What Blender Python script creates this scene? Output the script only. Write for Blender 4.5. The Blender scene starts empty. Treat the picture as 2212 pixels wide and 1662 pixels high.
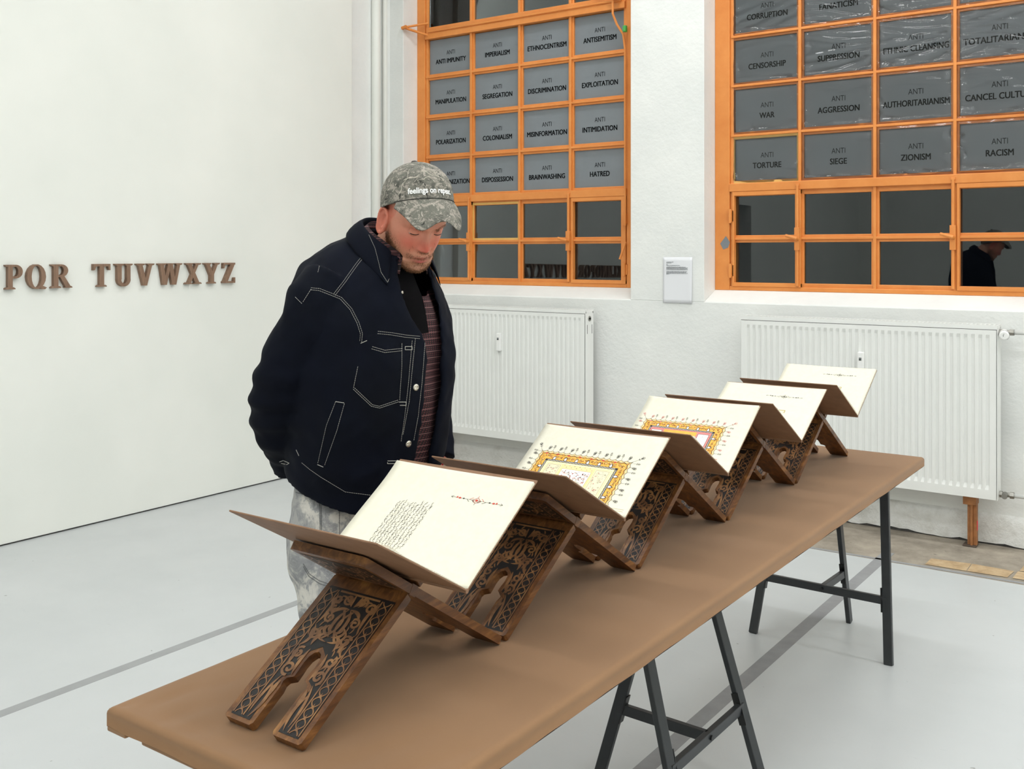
import bpy, bmesh, math, random
import numpy as np
from mathutils import Vector, Matrix
from mathutils.bvhtree import BVHTree

# ------------------------------------------------------------------ camera, world, lights, exposure
scene = bpy.context.scene
C = scene.collection
EYE = 1.56
cam_data = bpy.data.cameras.new('camera')
cam_data.sensor_width = 36.0
cam_data.lens = 36.0 * 2165.0 / 2212.0
cam_data.shift_y = -283.0 / 2212.0
cam_data.clip_start = 0.05
cam = bpy.data.objects.new('camera', cam_data)
cam.location = (0, 0, EYE)
cam.rotation_euler = (math.radians(90), 0, math.radians(35.3))
C.objects.link(cam)
scene.camera = cam

world = bpy.data.worlds.new('night')
scene.world = world
world.use_nodes = True
world.node_tree.nodes['Background'].inputs[0].default_value = (0.004, 0.005, 0.007, 1)
world.node_tree.nodes['Background'].inputs[1].default_value = 1.0

CEIL = 5.8
def tube_light(x, y, w, l, power, col=(0.975, 0.985, 1.0)):
    # bare suspended tubes: light leaves them downwards and up to the white ceiling
    for (share, flip) in ((0.70, 0.0), (0.55, math.pi)):
        d = bpy.data.lights.new('ceiling_tube', 'AREA')
        d.shape = 'RECTANGLE'; d.size = l; d.size_y = w; d.energy = power * share; d.color = col
        o = bpy.data.objects.new('ceiling_tube', d)
        o.location = (x, y, CEIL - 0.8 + (0.03 if flip else 0.0)); o.rotation_euler = (flip, 0, 0)
        C.objects.link(o)
for (x, k) in ((-2.8, 0.95), (-0.6, 0.70), (1.5, 0.80), (3.5, 0.90)):
    for y in (4.9, 2.1, -0.7, -3.7):
        tube_light(x, y, 0.24, 1.5, 88 * k * (1.2 if y > 4 else 1.0))

vs = scene.view_settings
vs.view_transform = 'Standard'
vs.look = 'None'
vs.exposure = -1.32
vs.gamma = 1.0
try:
    vs.use_curve_mapping = False
except Exception:
    pass
scene.cycles.use_denoising = True
scene.cycles.max_bounces = 8
scene.cycles.diffuse_bounces = 5
scene.cycles.glossy_bounces = 4
scene.cycles.transparent_max_bounces = 12
scene.cycles.sample_clamp_indirect = 6.0

# ------------------------------------------------------------------ materials
def lin(c):
    r = []
    for v in c:
        v = v / 255.0
        r.append(v / 12.92 if v <= 0.04045 else ((v + 0.055) / 1.055) ** 2.4)
    return (r[0], r[1], r[2], 1.0)

class NT:
    def __init__(self, name):
        self.m = bpy.data.materials.new(name)
        self.m.use_nodes = True
        self.t = self.m.node_tree
        self.b = self.t.nodes['Principled BSDF']
        self.out = self.t.nodes['Material Output']
    def n(self, kind, **kw):
        nd = self.t.nodes.new(kind)
        for k, v in kw.items():
            if k in nd.inputs.keys() if isinstance(k, str) else False:
                nd.inputs[k].default_value = v
            else:
                setattr(nd, k, v)
        return nd
    def l(self, a, b):
        self.t.links.new(a, b)
    def coord(self, kind='Object'):
        return self.n('ShaderNodeTexCoord').outputs[kind]
    def mapping(self, scale=(1, 1, 1), rot=(0, 0, 0), kind='Object'):
        mp = self.n('ShaderNodeMapping')
        mp.inputs['Scale'].default_value = scale
        mp.inputs['Rotation'].default_value = rot
        self.l(self.coord(kind), mp.inputs['Vector'])
        return mp.outputs['Vector']
    def noise(self, vec, scale, detail=4.0, rough=0.55, dist=0.0):
        nd = self.n('ShaderNodeTexNoise')
        nd.inputs['Scale'].default_value = scale
        nd.inputs['Detail'].default_value = detail
        nd.inputs['Roughness'].default_value = rough
        nd.inputs['Distortion'].default_value = dist
        self.l(vec, nd.inputs['Vector'])
        return nd.outputs['Fac']
    def ramp(self, fac, stops, interp='LINEAR'):
        r = self.n('ShaderNodeValToRGB')
        cr = r.color_ramp
        cr.interpolation = interp
        while len(cr.elements) < len(stops):
            cr.elements.new(0.5)
        for e, (p, c) in zip(cr.elements, stops):
            e.position = p
            e.color = c if len(c) == 4 else lin(c)
        self.l(fac, r.inputs['Fac'])
        return r.outputs['Color']
    def mix(self, fac, a, b, mode='MIX'):
        m = self.n('ShaderNodeMix', data_type='RGBA', blend_type=mode)
        for sock, v in ((m.inputs['Factor'], fac), (m.inputs['A'], a), (m.inputs['B'], b)):
            pass
        ins = [s for s in m.inputs if s.enabled]
        for s, v in zip(ins, (fac, a, b)):
            if hasattr(v, 'is_output') or hasattr(v, 'links') and not isinstance(v, (tuple, float, int)):
                self.l(v, s)
            else:
                s.default_value = v
        return [s for s in m.outputs if s.enabled][0]
    def bump(self, height, strength=0.3, distance=0.01):
        b = self.n('ShaderNodeBump')
        b.inputs['Strength'].default_value = strength
        b.inputs['Distance'].default_value = distance
        self.l(height, b.inputs['Height'])
        self.l(b.outputs['Normal'], self.b.inputs['Normal'])
    def setp(self, **kw):
        for k, v in kw.items():
            k = k.replace('_', ' ')
            s = self.b.inputs[k]
            if isinstance(v, (tuple, float, int)):
                s.default_value = v
            else:
                self.l(v, s)
        return self

def plain(name, col, rough=0.5, metal=0.0, spec=0.5, var=0.0, vscale=20.0, bump=0.0, bscale=80.0, bdist=0.002):
    t = NT(name)
    c = lin(col)
    t.setp(Roughness=rough, Metallic=metal)
    t.b.inputs['Specular IOR Level'].default_value = spec
    if var > 0:
        f = t.noise(t.coord(), vscale, 5.0)
        lo = tuple(max(0, v * (1 - var)) for v in c[:3]) + (1,)
        hi = tuple(min(1, v * (1 + var)) for v in c[:3]) + (1,)
        t.setp(Base_Color=t.ramp(f, [(0.3, lo), (0.7, hi)]))
    else:
        t.setp(Base_Color=c)
    if bump > 0:
        t.bump(t.noise(t.coord(), bscale, 6.0), bump, bdist)
    return t.m

M = {}
# painted plaster of the exhibition wall
t = NT('white_wall_paint'); v = t.coord()
t.setp(Base_Color=t.ramp(t.noise(v, 1.3, 3.0), [(0.35, (229, 231, 225)), (0.7, (236, 237, 231))]), Roughness=0.62)
t.bump(t.noise(v, 9.0, 6.0, 0.6), 0.12, 0.006)
M['wall'] = t.m
# rough old plaster of the window wall
t = NT('rough_white_plaster'); v = t.coord()
f1 = t.noise(v, 2.2, 6.0, 0.6)
spots = t.noise(v, 14.0, 5.0, 0.7)
c1 = t.ramp(f1, [(0.3, (226, 228, 226)), (0.7, (238, 239, 236))])
c2 = t.ramp(spots, [(0.22, (176, 170, 160)), (0.27, (255, 255, 255))])
t.setp(Base_Color=t.mix(0.8, c1, c2, 'MULTIPLY'), Roughness=0.6)
h = t.n('ShaderNodeMath', operation='ADD')
t.l(t.noise(t.mapping((1.0, 1.0, 1.6)), 7.0, 7.0, 0.62), h.inputs[0])
t.l(t.noise(v, 40.0, 3.0), h.inputs[1])
t.bump(h.outputs[0], 0.2, 0.010)
M['plaster'] = t.m
# plinth, dirtier and rougher towards nothing in particular: stains and cracks
t = NT('worn_white_plinth'); v = t.coord()
c1 = t.ramp(t.noise(v, 6.0, 8.0, 0.7), [(0.3, (205, 203, 196)), (0.55, (236, 236, 233))])
c2 = t.ramp(t.noise(t.mapping((1, 1, 2.0)), 9.0, 8.0, 0.8, 1.5), [(0.30, (135, 128, 118)), (0.36, (255, 255, 255))])
t.setp(Base_Color=t.mix(0.7, c1, c2, 'MULTIPLY'), Roughness=0.7)
t.bump(t.noise(v, 16.0, 8.0, 0.7), 0.7, 0.02)
M['plinth'] = t.m
# grey floor paint
t = NT('pale_grey_floor_paint'); v = t.coord()
f1 = t.noise(v, 0.9, 5.0, 0.6)
f2 = t.noise(t.mapping((6, 22, 1), (0, 0, 0.5)), 1.6, 6.0, 0.75)
c1 = t.ramp(f1, [(0.3, (186, 190, 191)), (0.7, (196, 199, 200))])
c2 = t.ramp(f2, [(0.24, (205, 206, 206)), (0.36, (255, 255, 255))])
sp = t.ramp(t.noise(v, 22.0, 2.0, 0.5), [(0.22, (120, 118, 114)), (0.245, (255, 255, 255))])
t.setp(Base_Color=t.mix(0.55, t.mix(0.5, c1, c2, 'MULTIPLY'), sp, 'MULTIPLY'),
       Roughness=t.ramp(t.noise(v, 3.0, 4.0), [(0.3, (0.28,) * 3 + (1,)), (0.7, (0.42,) * 3 + (1,))]))
t.b.inputs['Specular IOR Level'].default_value = 0.45
t.bump(t.noise(v, 5.0, 5.0), 0.06, 0.004)
M['floor'] = t.m
t = NT('bare_concrete'); v = t.coord()
c1 = t.ramp(t.noise(v, 5.0, 9.0, 0.68), [(0.28, (112, 104, 93)), (0.5, (146, 137, 124)), (0.72, (172, 162, 147))])
c2 = t.ramp(t.noise(v, 34.0, 5.0, 0.7), [(0.70, (255, 255, 255)), (0.76, (255, 255, 255))])
sp = t.ramp(t.noise(v, 26.0, 3.0, 0.6), [(0.26, (90, 84, 76)), (0.33, (255, 255, 255))])
t.setp(Base_Color=t.mix(0.6, c1, sp, 'MULTIPLY'), Roughness=0.75)
t.bump(t.noise(v, 18.0, 8.0, 0.7), 0.5, 0.01)
M['concrete'] = t.m
t = NT('worn_tan_tile'); v = t.coord()
t.setp(Base_Color=t.ramp(t.noise(v, 12.0, 8.0, 0.7), [(0.3, (150, 122, 88)), (0.55, (186, 160, 124)), (0.75, (203, 185, 156))]), Roughness=0.55)
M['tile'] = t.m
M['tape'] = plain('grey_floor_tape', (150, 152, 153), 0.5, var=0.06, vscale=9)
M['tape_dark'] = plain('worn_grey_floor_tape', (139, 140, 142), 0.55, var=0.10, vscale=14)
M['gap'] = plain('dark_gap_dirt', (70, 68, 66), 0.9, var=0.4, vscale=30)
# orange painted steel
t = NT('orange_window_paint'); v = t.coord()
t.setp(Base_Color=t.ramp(t.noise(v, 6.0, 6.0, 0.65), [(0.3, (214, 130, 60)), (0.7, (226, 146, 74))]), Roughness=0.42)
t.bump(t.noise(v, 35.0, 4.0), 0.12, 0.003)
M['orange'] = t.m
t = NT('yellowed_orange_paint'); v = t.coord()
t.setp(Base_Color=t.ramp(t.noise(v, 6.0, 6.0, 0.65), [(0.3, (214, 168, 84)), (0.7, (224, 184, 108))]), Roughness=0.45)
M['yellow'] = t.m
# glass
t = NT('window_glass')
fr = t.n('ShaderNodeFresnel'); fr.inputs['IOR'].default_value = 1.62
tr = t.n('ShaderNodeBsdfTransparent'); tr.inputs['Color'].default_value = (0.85, 0.9, 0.92, 1)
gl = t.n('ShaderNodeBsdfGlossy'); gl.inputs['Roughness'].default_value = 0.012
mx = t.n('ShaderNodeMixShader')
t.l(fr.outputs[0], mx.inputs[0]); t.l(tr.outputs[0], mx.inputs[1]); t.l(gl.outputs[0], mx.inputs[2])
t.l(mx.outputs[0], t.out.inputs['Surface'])
M['glass'] = t.m
t = NT('clear_plastic_film')
fr = t.n('ShaderNodeFresnel'); fr.inputs['IOR'].default_value = 1.52
tr = t.n('ShaderNodeBsdfTransparent'); tr.inputs['Color'].default_value = (0.96, 0.96, 0.96, 1)
gl = t.n('ShaderNodeBsdfGlossy'); gl.inputs['Roughness'].default_value = 0.07
mx = t.n('ShaderNodeMixShader')
t.l(fr.outputs[0], mx.inputs[0]); t.l(tr.outputs[0], mx.inputs[1]); t.l(gl.outputs[0], mx.inputs[2])
t.l(mx.outputs[0], t.out.inputs['Surface'])
M['film'] = t.m
M['sheet'] = plain('grey_printed_sheet', (124, 130, 135), 0.5, spec=0.3, var=0.05, vscale=4)
M['sheet2'] = plain('pale_grey_printed_sheet', (136, 142, 147), 0.5, spec=0.3, var=0.05, vscale=4)
M['ink_black'] = plain('black_print', (10, 11, 13), 0.9, spec=0.08)
M['ink_grey'] = plain('dark_grey_print', (36, 38, 41), 0.9, spec=0.1)
M['radiator'] = plain('white_radiator_enamel', (233, 234, 231), 0.33, var=0.015, vscale=8)
M['rad_dark'] = plain('radiator_shadow_gap', (70, 70, 70), 0.7)  # dark grey puts the shade inside the radiator into the colour
M['plastic_white'] = plain('white_plastic', (238, 238, 236), 0.3)
M['screen'] = plain('grey_meter_display', (108, 112, 112), 0.25)
M['steel'] = plain('dull_steel', (150, 148, 142), 0.35, metal=0.9, var=0.1, vscale=40)
M['rust'] = plain('brown_painted_iron', (160, 106, 62), 0.6, var=0.22, vscale=30, bump=0.3)
M['rust_dark'] = plain('dark_rusty_iron', (84, 70, 60), 0.75, var=0.2, vscale=40)
M['red_mark'] = plain('red_paint_mark', (222, 60, 60), 0.6)
M['paper'] = plain('white_printer_paper', (230, 231, 235), 0.7, spec=0.2)
M['print_grey'] = plain('small_grey_print', (128, 132, 136), 0.7)
M['green'] = plain('green_plastic', (70, 170, 80), 0.4)
M['dark_room'] = plain('unlit_doorway', (12, 12, 13), 0.9, spec=0.1)  # near-black walls put the darkness of the room behind into the colour
M['ceiling'] = plain('white_ceiling_paint', (236, 236, 232), 0.8)
# letters
t = NT('brown_wood_letter'); v = t.mapping((18, 60, 6))
t.setp(Base_Color=t.ramp(t.noise(v, 2.0, 5.0, 0.6), [(0.3, (116, 90, 72)), (0.7, (141, 112, 91))]), Roughness=0.55)
M['letter'] = t.m
# table
t = NT('brown_stretched_cloth'); v = t.coord()
wv = t.n('ShaderNodeTexWave'); wv.inputs['Scale'].default_value = 900.0; wv.inputs['Distortion'].default_value = 0.5
t.l(v, wv.inputs['Vector'])
t.setp(Base_Color=t.ramp(t.noise(v, 2.5, 5.0), [(0.3, (131, 98, 68)), (0.7, (140, 106, 74))]), Roughness=0.72)
t.b.inputs['Sheen Weight'].default_value = 0.15
t.b.inputs['Specular IOR Level'].default_value = 0.25
t.bump(wv.outputs['Fac'], 0.08, 0.0006)
M['cloth'] = t.m
M['black_steel'] = plain('black_coated_steel', (38, 41, 44), 0.38, spec=0.55, var=0.12, vscale=30)
M['black_bolt'] = plain('black_bolt', (20, 21, 22), 0.3)
# carved wood
t = NT('walnut_wood'); v = t.mapping((9, 9, 9))
g = t.noise(t.mapping((60, 6, 60)), 1.0, 6.0, 0.6, 0.6)
g2 = t.noise(t.coord(), 9.0, 5.0)
c1 = t.ramp(g, [(0.25, (64, 40, 24)), (0.5, (118, 79, 44)), (0.75, (168, 121, 68))])
c2 = t.ramp(g2, [(0.3, (190, 170, 160)), (0.7, (255, 250, 240))])
t.setp(Base_Color=t.mix(1.0, c1, c2, 'MULTIPLY'), Roughness=0.42)
t.bump(g, 0.2, 0.002)
M['wood'] = t.m
t = NT('dark_stained_recess'); v = t.coord()
t.setp(Base_Color=t.ramp(t.noise(v, 40.0, 4.0), [(0.3, (12, 9, 8)), (0.7, (28, 21, 20))]), Roughness=0.5)
M['recess'] = t.m
t = NT('carved_relief_wood'); v = t.coord()
t.setp(Base_Color=t.ramp(t.noise(v, 28.0, 5.0, 0.6), [(0.25, (80, 53, 37)), (0.5, (124, 86, 54)), (0.75, (164, 120, 74))]), Roughness=0.4)
M['relief'] = t.m
# books
t = NT('brown_board_cover'); v = t.coord()
t.setp(Base_Color=t.ramp(t.noise(v, 30.0, 5.0), [(0.3, (124, 92, 68)), (0.7, (138, 104, 78))]), Roughness=0.6)
M['cover'] = t.m
M['endpaper'] = plain('dark_endpaper', (58, 50, 48), 0.7)
t = NT('cream_handmade_paper'); v = t.coord()
t.setp(Base_Color=t.ramp(t.noise(v, 60.0, 6.0, 0.7), [(0.3, (220, 216, 198)), (0.7, (226, 223, 207))]), Roughness=0.75)
t.b.inputs['Specular IOR Level'].default_value = 0.2
t.bump(t.noise(v, 120.0, 4.0), 0.1, 0.0008)
M['page'] = t.m
t = NT('page_block_edges'); v = t.mapping((4, 4, 900))
t.setp(Base_Color=t.ramp(t.noise(v, 1.0, 2.0), [(0.35, (206, 198, 176)), (0.65, (240, 235, 217))]), Roughness=0.8)
M['page_edge'] = t.m
M['ink'] = plain('sepia_black_ink', (38, 34, 34), 0.7)
M['ink_soft'] = plain('fine_grey_ink', (104, 100, 94), 0.7)
M['red_ink'] = plain('red_ink', (190, 62, 48), 0.7)
M['rose_ink'] = plain('faded_rose_ink', (206, 130, 126), 0.7)
M['gold'] = plain('orange_gold_ground', (240, 172, 62), 0.55, var=0.12, vscale=60)
M['peach'] = plain('pale_peach_ground', (250, 214, 158), 0.6)
M['sand'] = plain('sand_ground', (232, 222, 190), 0.65)
M['pale_yellow'] = plain('pale_yellow_band', (240, 226, 156), 0.6)
M['olive'] = plain('olive_gold_rule', (176, 158, 96), 0.6)
M['white_ink'] = plain('opaque_white', (250, 247, 238), 0.7)
M['black_ink'] = plain('dense_black_ink', (20, 15, 14), 0.6)

# ------------------------------------------------------------------ mesh helpers
class MB:
    def __init__(self):
        self.v = []; self.f = []; self.m = []
    def add(self, verts, faces, mi=0):
        o = len(self.v)
        self.v += [tuple(p) for p in verts]
        self.f += [tuple(i + o for i in f) for f in faces]
        self.m += [mi] * len(faces)
        return self
    def box(self, lo, hi, mi=0, R=None):
        x0, y0, z0 = lo; x1, y1, z1 = hi
        vs_ = [(x0, y0, z0), (x1, y0, z0), (x1, y1, z0), (x0, y1, z0), (x0, y0, z1), (x1, y0, z1), (x1, y1, z1), (x0, y1, z1)]
        if R is not None:
            vs_ = [tuple(R @ Vector(p)) for p in vs_]
        return self.add(vs_, [(0, 3, 2, 1), (4, 5, 6, 7), (0, 1, 5, 4), (1, 2, 6, 5), (2, 3, 7, 6), (3, 0, 4, 7)], mi)
    def bar(self, a, b, w, h, up=(0, 0, 1), mi=0):
        a = Vector(a); b = Vector(b); d = (b - a).normalized()
        s = d.cross(Vector(up))
        if s.length < 1e-5: s = d.cross(Vector((1, 0, 0)))
        s.normalize(); u = s.cross(d).normalized()
        vs_ = []
        for p in (a, b):
            for (i, j) in ((-1, -1), (1, -1), (1, 1), (-1, 1)):
                vs_.append(p + s * (i * w / 2) + u * (j * h / 2))
        return self.add(vs_, [(3, 2, 1, 0), (4, 5, 6, 7), (0, 1, 5, 4), (1, 2, 6, 5), (2, 3, 7, 6), (3, 0, 4, 7)], mi)
    def tube(self, pts, rad, n=10, mi=0, caps=True):
        pts = [Vector(p) for p in pts]
        if not hasattr(rad, '__len__'): rad = [rad] * len(pts)
        prev = None; rings = []
        for i, p in enumerate(pts):
            d = (pts[min(i + 1, len(pts) - 1)] - pts[max(i - 1, 0)])
            if d.length < 1e-9: d = Vector((0, 0, 1))
            d.normalize()
            if prev is None:
                s = d.cross(Vector((0, 0, 1)))
                if s.length < 1e-3: s = d.cross(Vector((0, 1, 0)))
            else:
                s = prev - d * prev.dot(d)
            s.normalize(); prev = s
            u = d.cross(s)
            rings.append([p + (s * math.cos(2 * math.pi * k / n) + u * math.sin(2 * math.pi * k / n)) * rad[i] for k in range(n)])
        vs_ = [q for r in rings for q in r]; fs = []
        for i in range(len(rings) - 1):
            for k in range(n):
                fs.append((i * n + k, i * n + (k + 1) % n, (i + 1) * n + (k + 1) % n, (i + 1) * n + k))
        if caps:
            fs.append(tuple(reversed(range(n)))); fs.append(tuple((len(rings) - 1) * n + k for k in range(n)))
        return self.add(vs_, fs, mi)
    def prism(self, poly, fn, d0, d1, mi=0, mi_side=None):
        """poly: 2-D outline; fn(u, v, d) -> 3-D; a solid from depth d0 to d1"""
        n = len(poly)
        vs_ = [fn(u, v, d0) for u, v in poly] + [fn(u, v, d1) for u, v in poly]
        tris = tess(poly)
        self.add(vs_, [tuple(reversed(f)) for f in tris] + [tuple(i + n for i in f) for f in tris], mi)
        return self.add(vs_, [(i, (i + 1) % n, n + (i + 1) % n, n + i) for i in range(n)], mi if mi_side is None else mi_side)
    def flat(self, poly, fn, d, mi=0):
        return self.add([fn(u, v, d) for u, v in poly], tess(poly), mi)
    def strip(self, pts, w, fn, d, mi=0, taper=False):
        """flat ribbon along a 2-D polyline"""
        n = len(pts); L = []; R_ = []
        for i, (x, y) in enumerate(pts):
            x0, y0 = pts[max(i - 1, 0)]; x1, y1 = pts[min(i + 1, n - 1)]
            dx, dy = x1 - x0, y1 - y0; l = math.hypot(dx, dy) or 1.0
            ww = w * 0.5
            if taper:
                tt = i / (n - 1); ww *= max(0.12, math.sin(math.pi * tt) ** 0.7) if taper == 2 else max(0.15, 1 - tt)
            L.append((x - dy / l * ww, y + dx / l * ww)); R_.append((x + dy / l * ww, y - dx / l * ww))
        vs_ = [fn(u, v, d) for u, v in L] + [fn(u, v, d) for u, v in R_]
        return self.add(vs_, [(n + i, n + i + 1, i + 1, i) for i in range(n - 1)], mi)
    def build(self, name, mats, parent=None, smooth=False, bevel=0.0, seg=2, auto=None):
        me = bpy.data.meshes.new(name)
        me.from_pydata(self.v, [], self.f)
        if not isinstance(mats, (list, tuple)): mats = [mats]
        for m_ in mats: me.materials.append(m_)
        me.polygons.foreach_set('material_index', self.m)
        if smooth:
            me.polygons.foreach_set('use_smooth', [True] * len(self.f))
        me.update()
        o = bpy.data.objects.new(name, me)
        C.objects.link(o)
        if parent is not None:
            o.parent = parent
            o.matrix_parent_inverse = Matrix.Translation(-parent.location) if parent.type == 'EMPTY' else Matrix()
        if bevel > 0:
            b = o.modifiers.new('edge', 'BEVEL'); b.width = bevel; b.segments = seg; b.limit_method = 'ANGLE'; b.angle_limit = math.radians(40)
            b.harden_normals = False
        return o

def tess(poly):
    from mathutils.geometry import tessellate_polygon
    if len(poly) <= 4 and len(poly) == 3: return [tuple(range(3))]
    return [tuple(f) if _ccw(poly, f) else tuple(reversed(f)) for f in tessellate_polygon([[Vector((u, v, 0)) for u, v in poly]])]
def _ccw(p, f):
    (ax, ay), (bx, by), (cx, cy) = (p[i] for i in f)
    return (bx - ax) * (cy - ay) - (by - ay) * (cx - ax) > 0

def tag(o, label, cat, group=None, kind=None):
    o['label'] = label; o['category'] = cat
    if group: o['group'] = group
    if kind: o['kind'] = kind
    return o
def thing(name, label, cat, loc=(0, 0, 0), group=None):
    o = bpy.data.objects.new(name, None); o.empty_display_size = 0.1
    o.location = loc; C.objects.link(o)
    return tag(o, label, cat, group)
def struct(o, label=None, cat=None):
    o['kind'] = 'structure'
    if label: o['label'] = label
    if cat: o['category'] = cat
    return o
def xz(y0):   # a plane parallel to the window wall, depth towards the room
    return lambda u, v, d: (u, y0 - d, v)
_txt = {}
def text2d(s, offset=0.0, res=3):
    key = (s, offset)
    if key not in _txt:
        cu = bpy.data.curves.new('t', 'FONT'); cu.body = s; cu.size = 1.0; cu.offset = offset; cu.resolution_u = res
        cu.align_x = 'LEFT'
        ob = bpy.data.objects.new('t', cu); C.objects.link(ob)
        dg = bpy.context.evaluated_depsgraph_get(); dg.update()
        me = bpy.data.meshes.new_from_object(ob.evaluated_get(dg))
        v = [(p.co.x, p.co.y) for p in me.vertices]; f = [tuple(p.vertices) for p in me.polygons]
        bpy.data.objects.remove(ob); bpy.data.curves.remove(cu); bpy.data.meshes.remove(me)
        _txt[key] = (v, f)
    return _txt[key]
def text_into(mb, s, cx, base, cap, xs, fn, d, mi=0, offset=0.0, width=None):
    v, f = text2d(s, 0.0)
    x0 = min(p[0] for p in v); x1 = max(p[0] for p in v)
    sc = cap / 0.73
    sx = sc * xs if width is None else width / (x1 - x0)
    shifts = ((0, 0),) if offset == 0 else ((-0.030, -0.012), (0.030, -0.012), (-0.030, 0.012), (0.030, 0.012), (0, 0))
    for k, (sh, sv) in enumerate(shifts):
        mb.add([fn(cx + (x - (x0 + x1) / 2 + sh) * sx, base + (y + sv) * sc, d + 0.0001 * k) for x, y in v], f, mi)
    return (x1 - x0) * sx
# ------------------------------------------------------------------ room shell
XL, YW = -5.30, 5.89          # exhibition wall plane, window wall plane
XR, YF = 4.6, -6.2
mb = MB(); mb.box((XL - 0.6, YF - 0.2, -0.12), (XR + 0.2, 5.235, 0.0))
struct(mb.build('floor', M['floor']), 'pale grey painted studio floor with scuffs', 'floor')
mb = MB(); mb.box((XL - 0.6, 5.235, -0.12), (XR + 0.2, YW + 0.35, -0.001), 0)
# tile remains let into the bare strip
def quad(mb_, pts, z, mi): mb_.add([(x, y, z) for x, y in pts], [(0, 1, 2, 3)], mi)
quad(mb, [(-1.214, 5.30), (-1.024, 5.303), (-1.027, 5.443), (-1.212, 5.418)], 0.0015, 1)
quad(mb, [(-1.020, 5.303), (-0.842, 5.312), (-0.83, 5.437), (-1.023, 5.443)], 0.0015, 1)
quad(mb, [(-0.82, 5.315), (-0.60, 5.32), (-0.60, 5.46), (-0.815, 5.445)], 0.0015, 1)
quad(mb, [(-0.81, 5.455), (-0.60, 5.465), (-0.60, 5.70), (-0.80, 5.68)], 0.0015, 1)
struct(mb.build('floor_bare_strip', [M['concrete'], M['tile']]), 'strip of bare concrete and old tan tiles along the window wall', 'floor')
mb = MB(); mb.box((XL - 0.6, YF - 0.2, CEIL), (XR + 0.2, YW + 0.35, CEIL + 0.1))
struct(mb.build('ceiling', M['ceiling']))
# left wall with an unlit doorway far behind the camera (mirrored in the window panes)
mb = MB()
mb.box((XL - 0.2, YF, 0.008), (XL, -1.10, CEIL)); mb.box((XL - 0.2, -0.15, 0.008), (XL, 5.42, CEIL)); mb.box((XL - 0.2, -1.10, 2.25), (XL, -0.15, CEIL))
struct(mb.build('wall_left', M['wall'], bevel=0.004), 'white exhibition wall carrying the brown letters', 'wall')
mb = MB()
mb.box((XL - 1.2, -1.5, -0.1), (XL - 1.15, 0.2, 2.6)); mb.box((XL - 1.2, -1.5, 0), (XL - 0.2, -1.45, 2.6)); mb.box((XL - 1.2, 0.15, 0), (XL - 0.2, 0.2, 2.6)); mb.box((XL - 1.2, -1.5, 2.55), (XL - 0.2, 0.2, 2.6)); mb.box((XL - 1.2, -1.5, -0.1), (XL - 0.6, 0.2, -0.001))
struct(mb.build('door_1', M['dark_room']), 'unlit doorway in the left wall', 'doorway')
mb = MB(); mb.box((XL - 0.19, YF, 0.0), (XL - 0.012, 5.41, 0.009))
struct(mb.build('trim_1', M['gap']), 'dark gap under the white exhibition wall', 'gap')
mb = MB(); mb.box((XL - 0.5, 5.42, 0), (XL - 0.05, YW + 0.02, CEIL))
struct(mb.build('wall_corner', M['plaster']), 'recessed white corner beside the first window', 'wall')
mb = MB()
mb.tube([(XL - 0.02, 5.70, 0), (XL - 0.02, 5.70, CEIL)], 0.034, 16); mb.tube([(XL - 0.02, 5.80, 0), (XL - 0.02, 5.80, CEIL)], 0.018, 14)
struct(mb.build('trim_2', M['wall'], smooth=True), 'white heating risers in the corner', 'pipe')
mb = MB(); mb.box((XR, YF, 0), (XR + 0.2, YW + 0.3, CEIL))
struct(mb.build('wall_right', M['wall']))
mb = MB(); mb.box((XL - 0.3, YF - 0.2, 0), (XR + 0.2, YF, CEIL))
struct(mb.build('wall_front', M['wall']))

# window wall
OPEN = [(-5.21, -3.205), (-2.678, -0.673)]
SILL, HEAD, YB = 1.252, 4.25, YW + 0.32
mb = MB()
xs_ = [XL - 0.3] + [v for o in OPEN for v in o] + [XR + 0.2]
mb.box((xs_[0], YW, 0.0), (xs_[-1], YB, SILL))
mb.box((xs_[0], YW, HEAD), (xs_[-1], YB, CEIL))
for i in (0, 2, 4):
    mb.box((xs_[i], YW, SILL), (xs_[i + 1], YB, HEAD))
for (a, b) in OPEN:   # sloping plaster sill
    mb.add([(a, YW, SILL - 0.002), (b, YW, SILL - 0.002), (b, YW + 0.2, SILL - 0.002), (a, YW + 0.2, SILL - 0.002),
            (a, YW + 0.004, SILL + 0.004), (b, YW + 0.004, SILL + 0.004), (b, YW + 0.2, 1.338), (a, YW + 0.2, 1.338)],
           [(0, 3, 2, 1), (4, 5, 6, 7), (0, 1, 5, 4), (1, 2, 6, 5), (2, 3, 7, 6), (3, 0, 4, 7)])
struct(mb.build('wall_back', M['plaster'], bevel=0.008), 'rough white plastered wall with the two windows', 'wall')
# plinth with a crumbling lower edge
rng = random.Random(4)
mb = MB(); n = 220
X = [XL - 0.05 + (XR - XL) * i / n for i in range(n + 1)]
lowz = [0.003 + 0.011 * rng.random() ** 2 + 0.006 * math.sin(i * 0.31) ** 2 for i in range(n + 1)]
outy = [YW - 0.028 + 0.004 * rng.random() for _ in X]
vsx = []
for i in range(n + 1):
    vsx += [(X[i], outy[i], lowz[i]), (X[i], outy[i], 0.11), (X[i], outy[i] + 0.006, 0.145), (X[i], YW + 0.001, 0.165), (X[i], YW + 0.001, 0.0)]
fsx = []
for i in range(n):
    for k in range(3):
        fsx.append((i * 5 + k, (i + 1) * 5 + k, (i + 1) * 5 + k + 1, i * 5 + k + 1))
mb.add(vsx, fsx)
struct(mb.build('baseboard_back', M['plinth'], smooth=True), 'worn plaster plinth under the radiators', 'plinth')
mb = MB(); mb.box((XL - 0.05, YW - 0.02, 0), (XR, YW + 0.0, 0.03))
struct(mb.build('trim_3', M['gap']))
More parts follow.
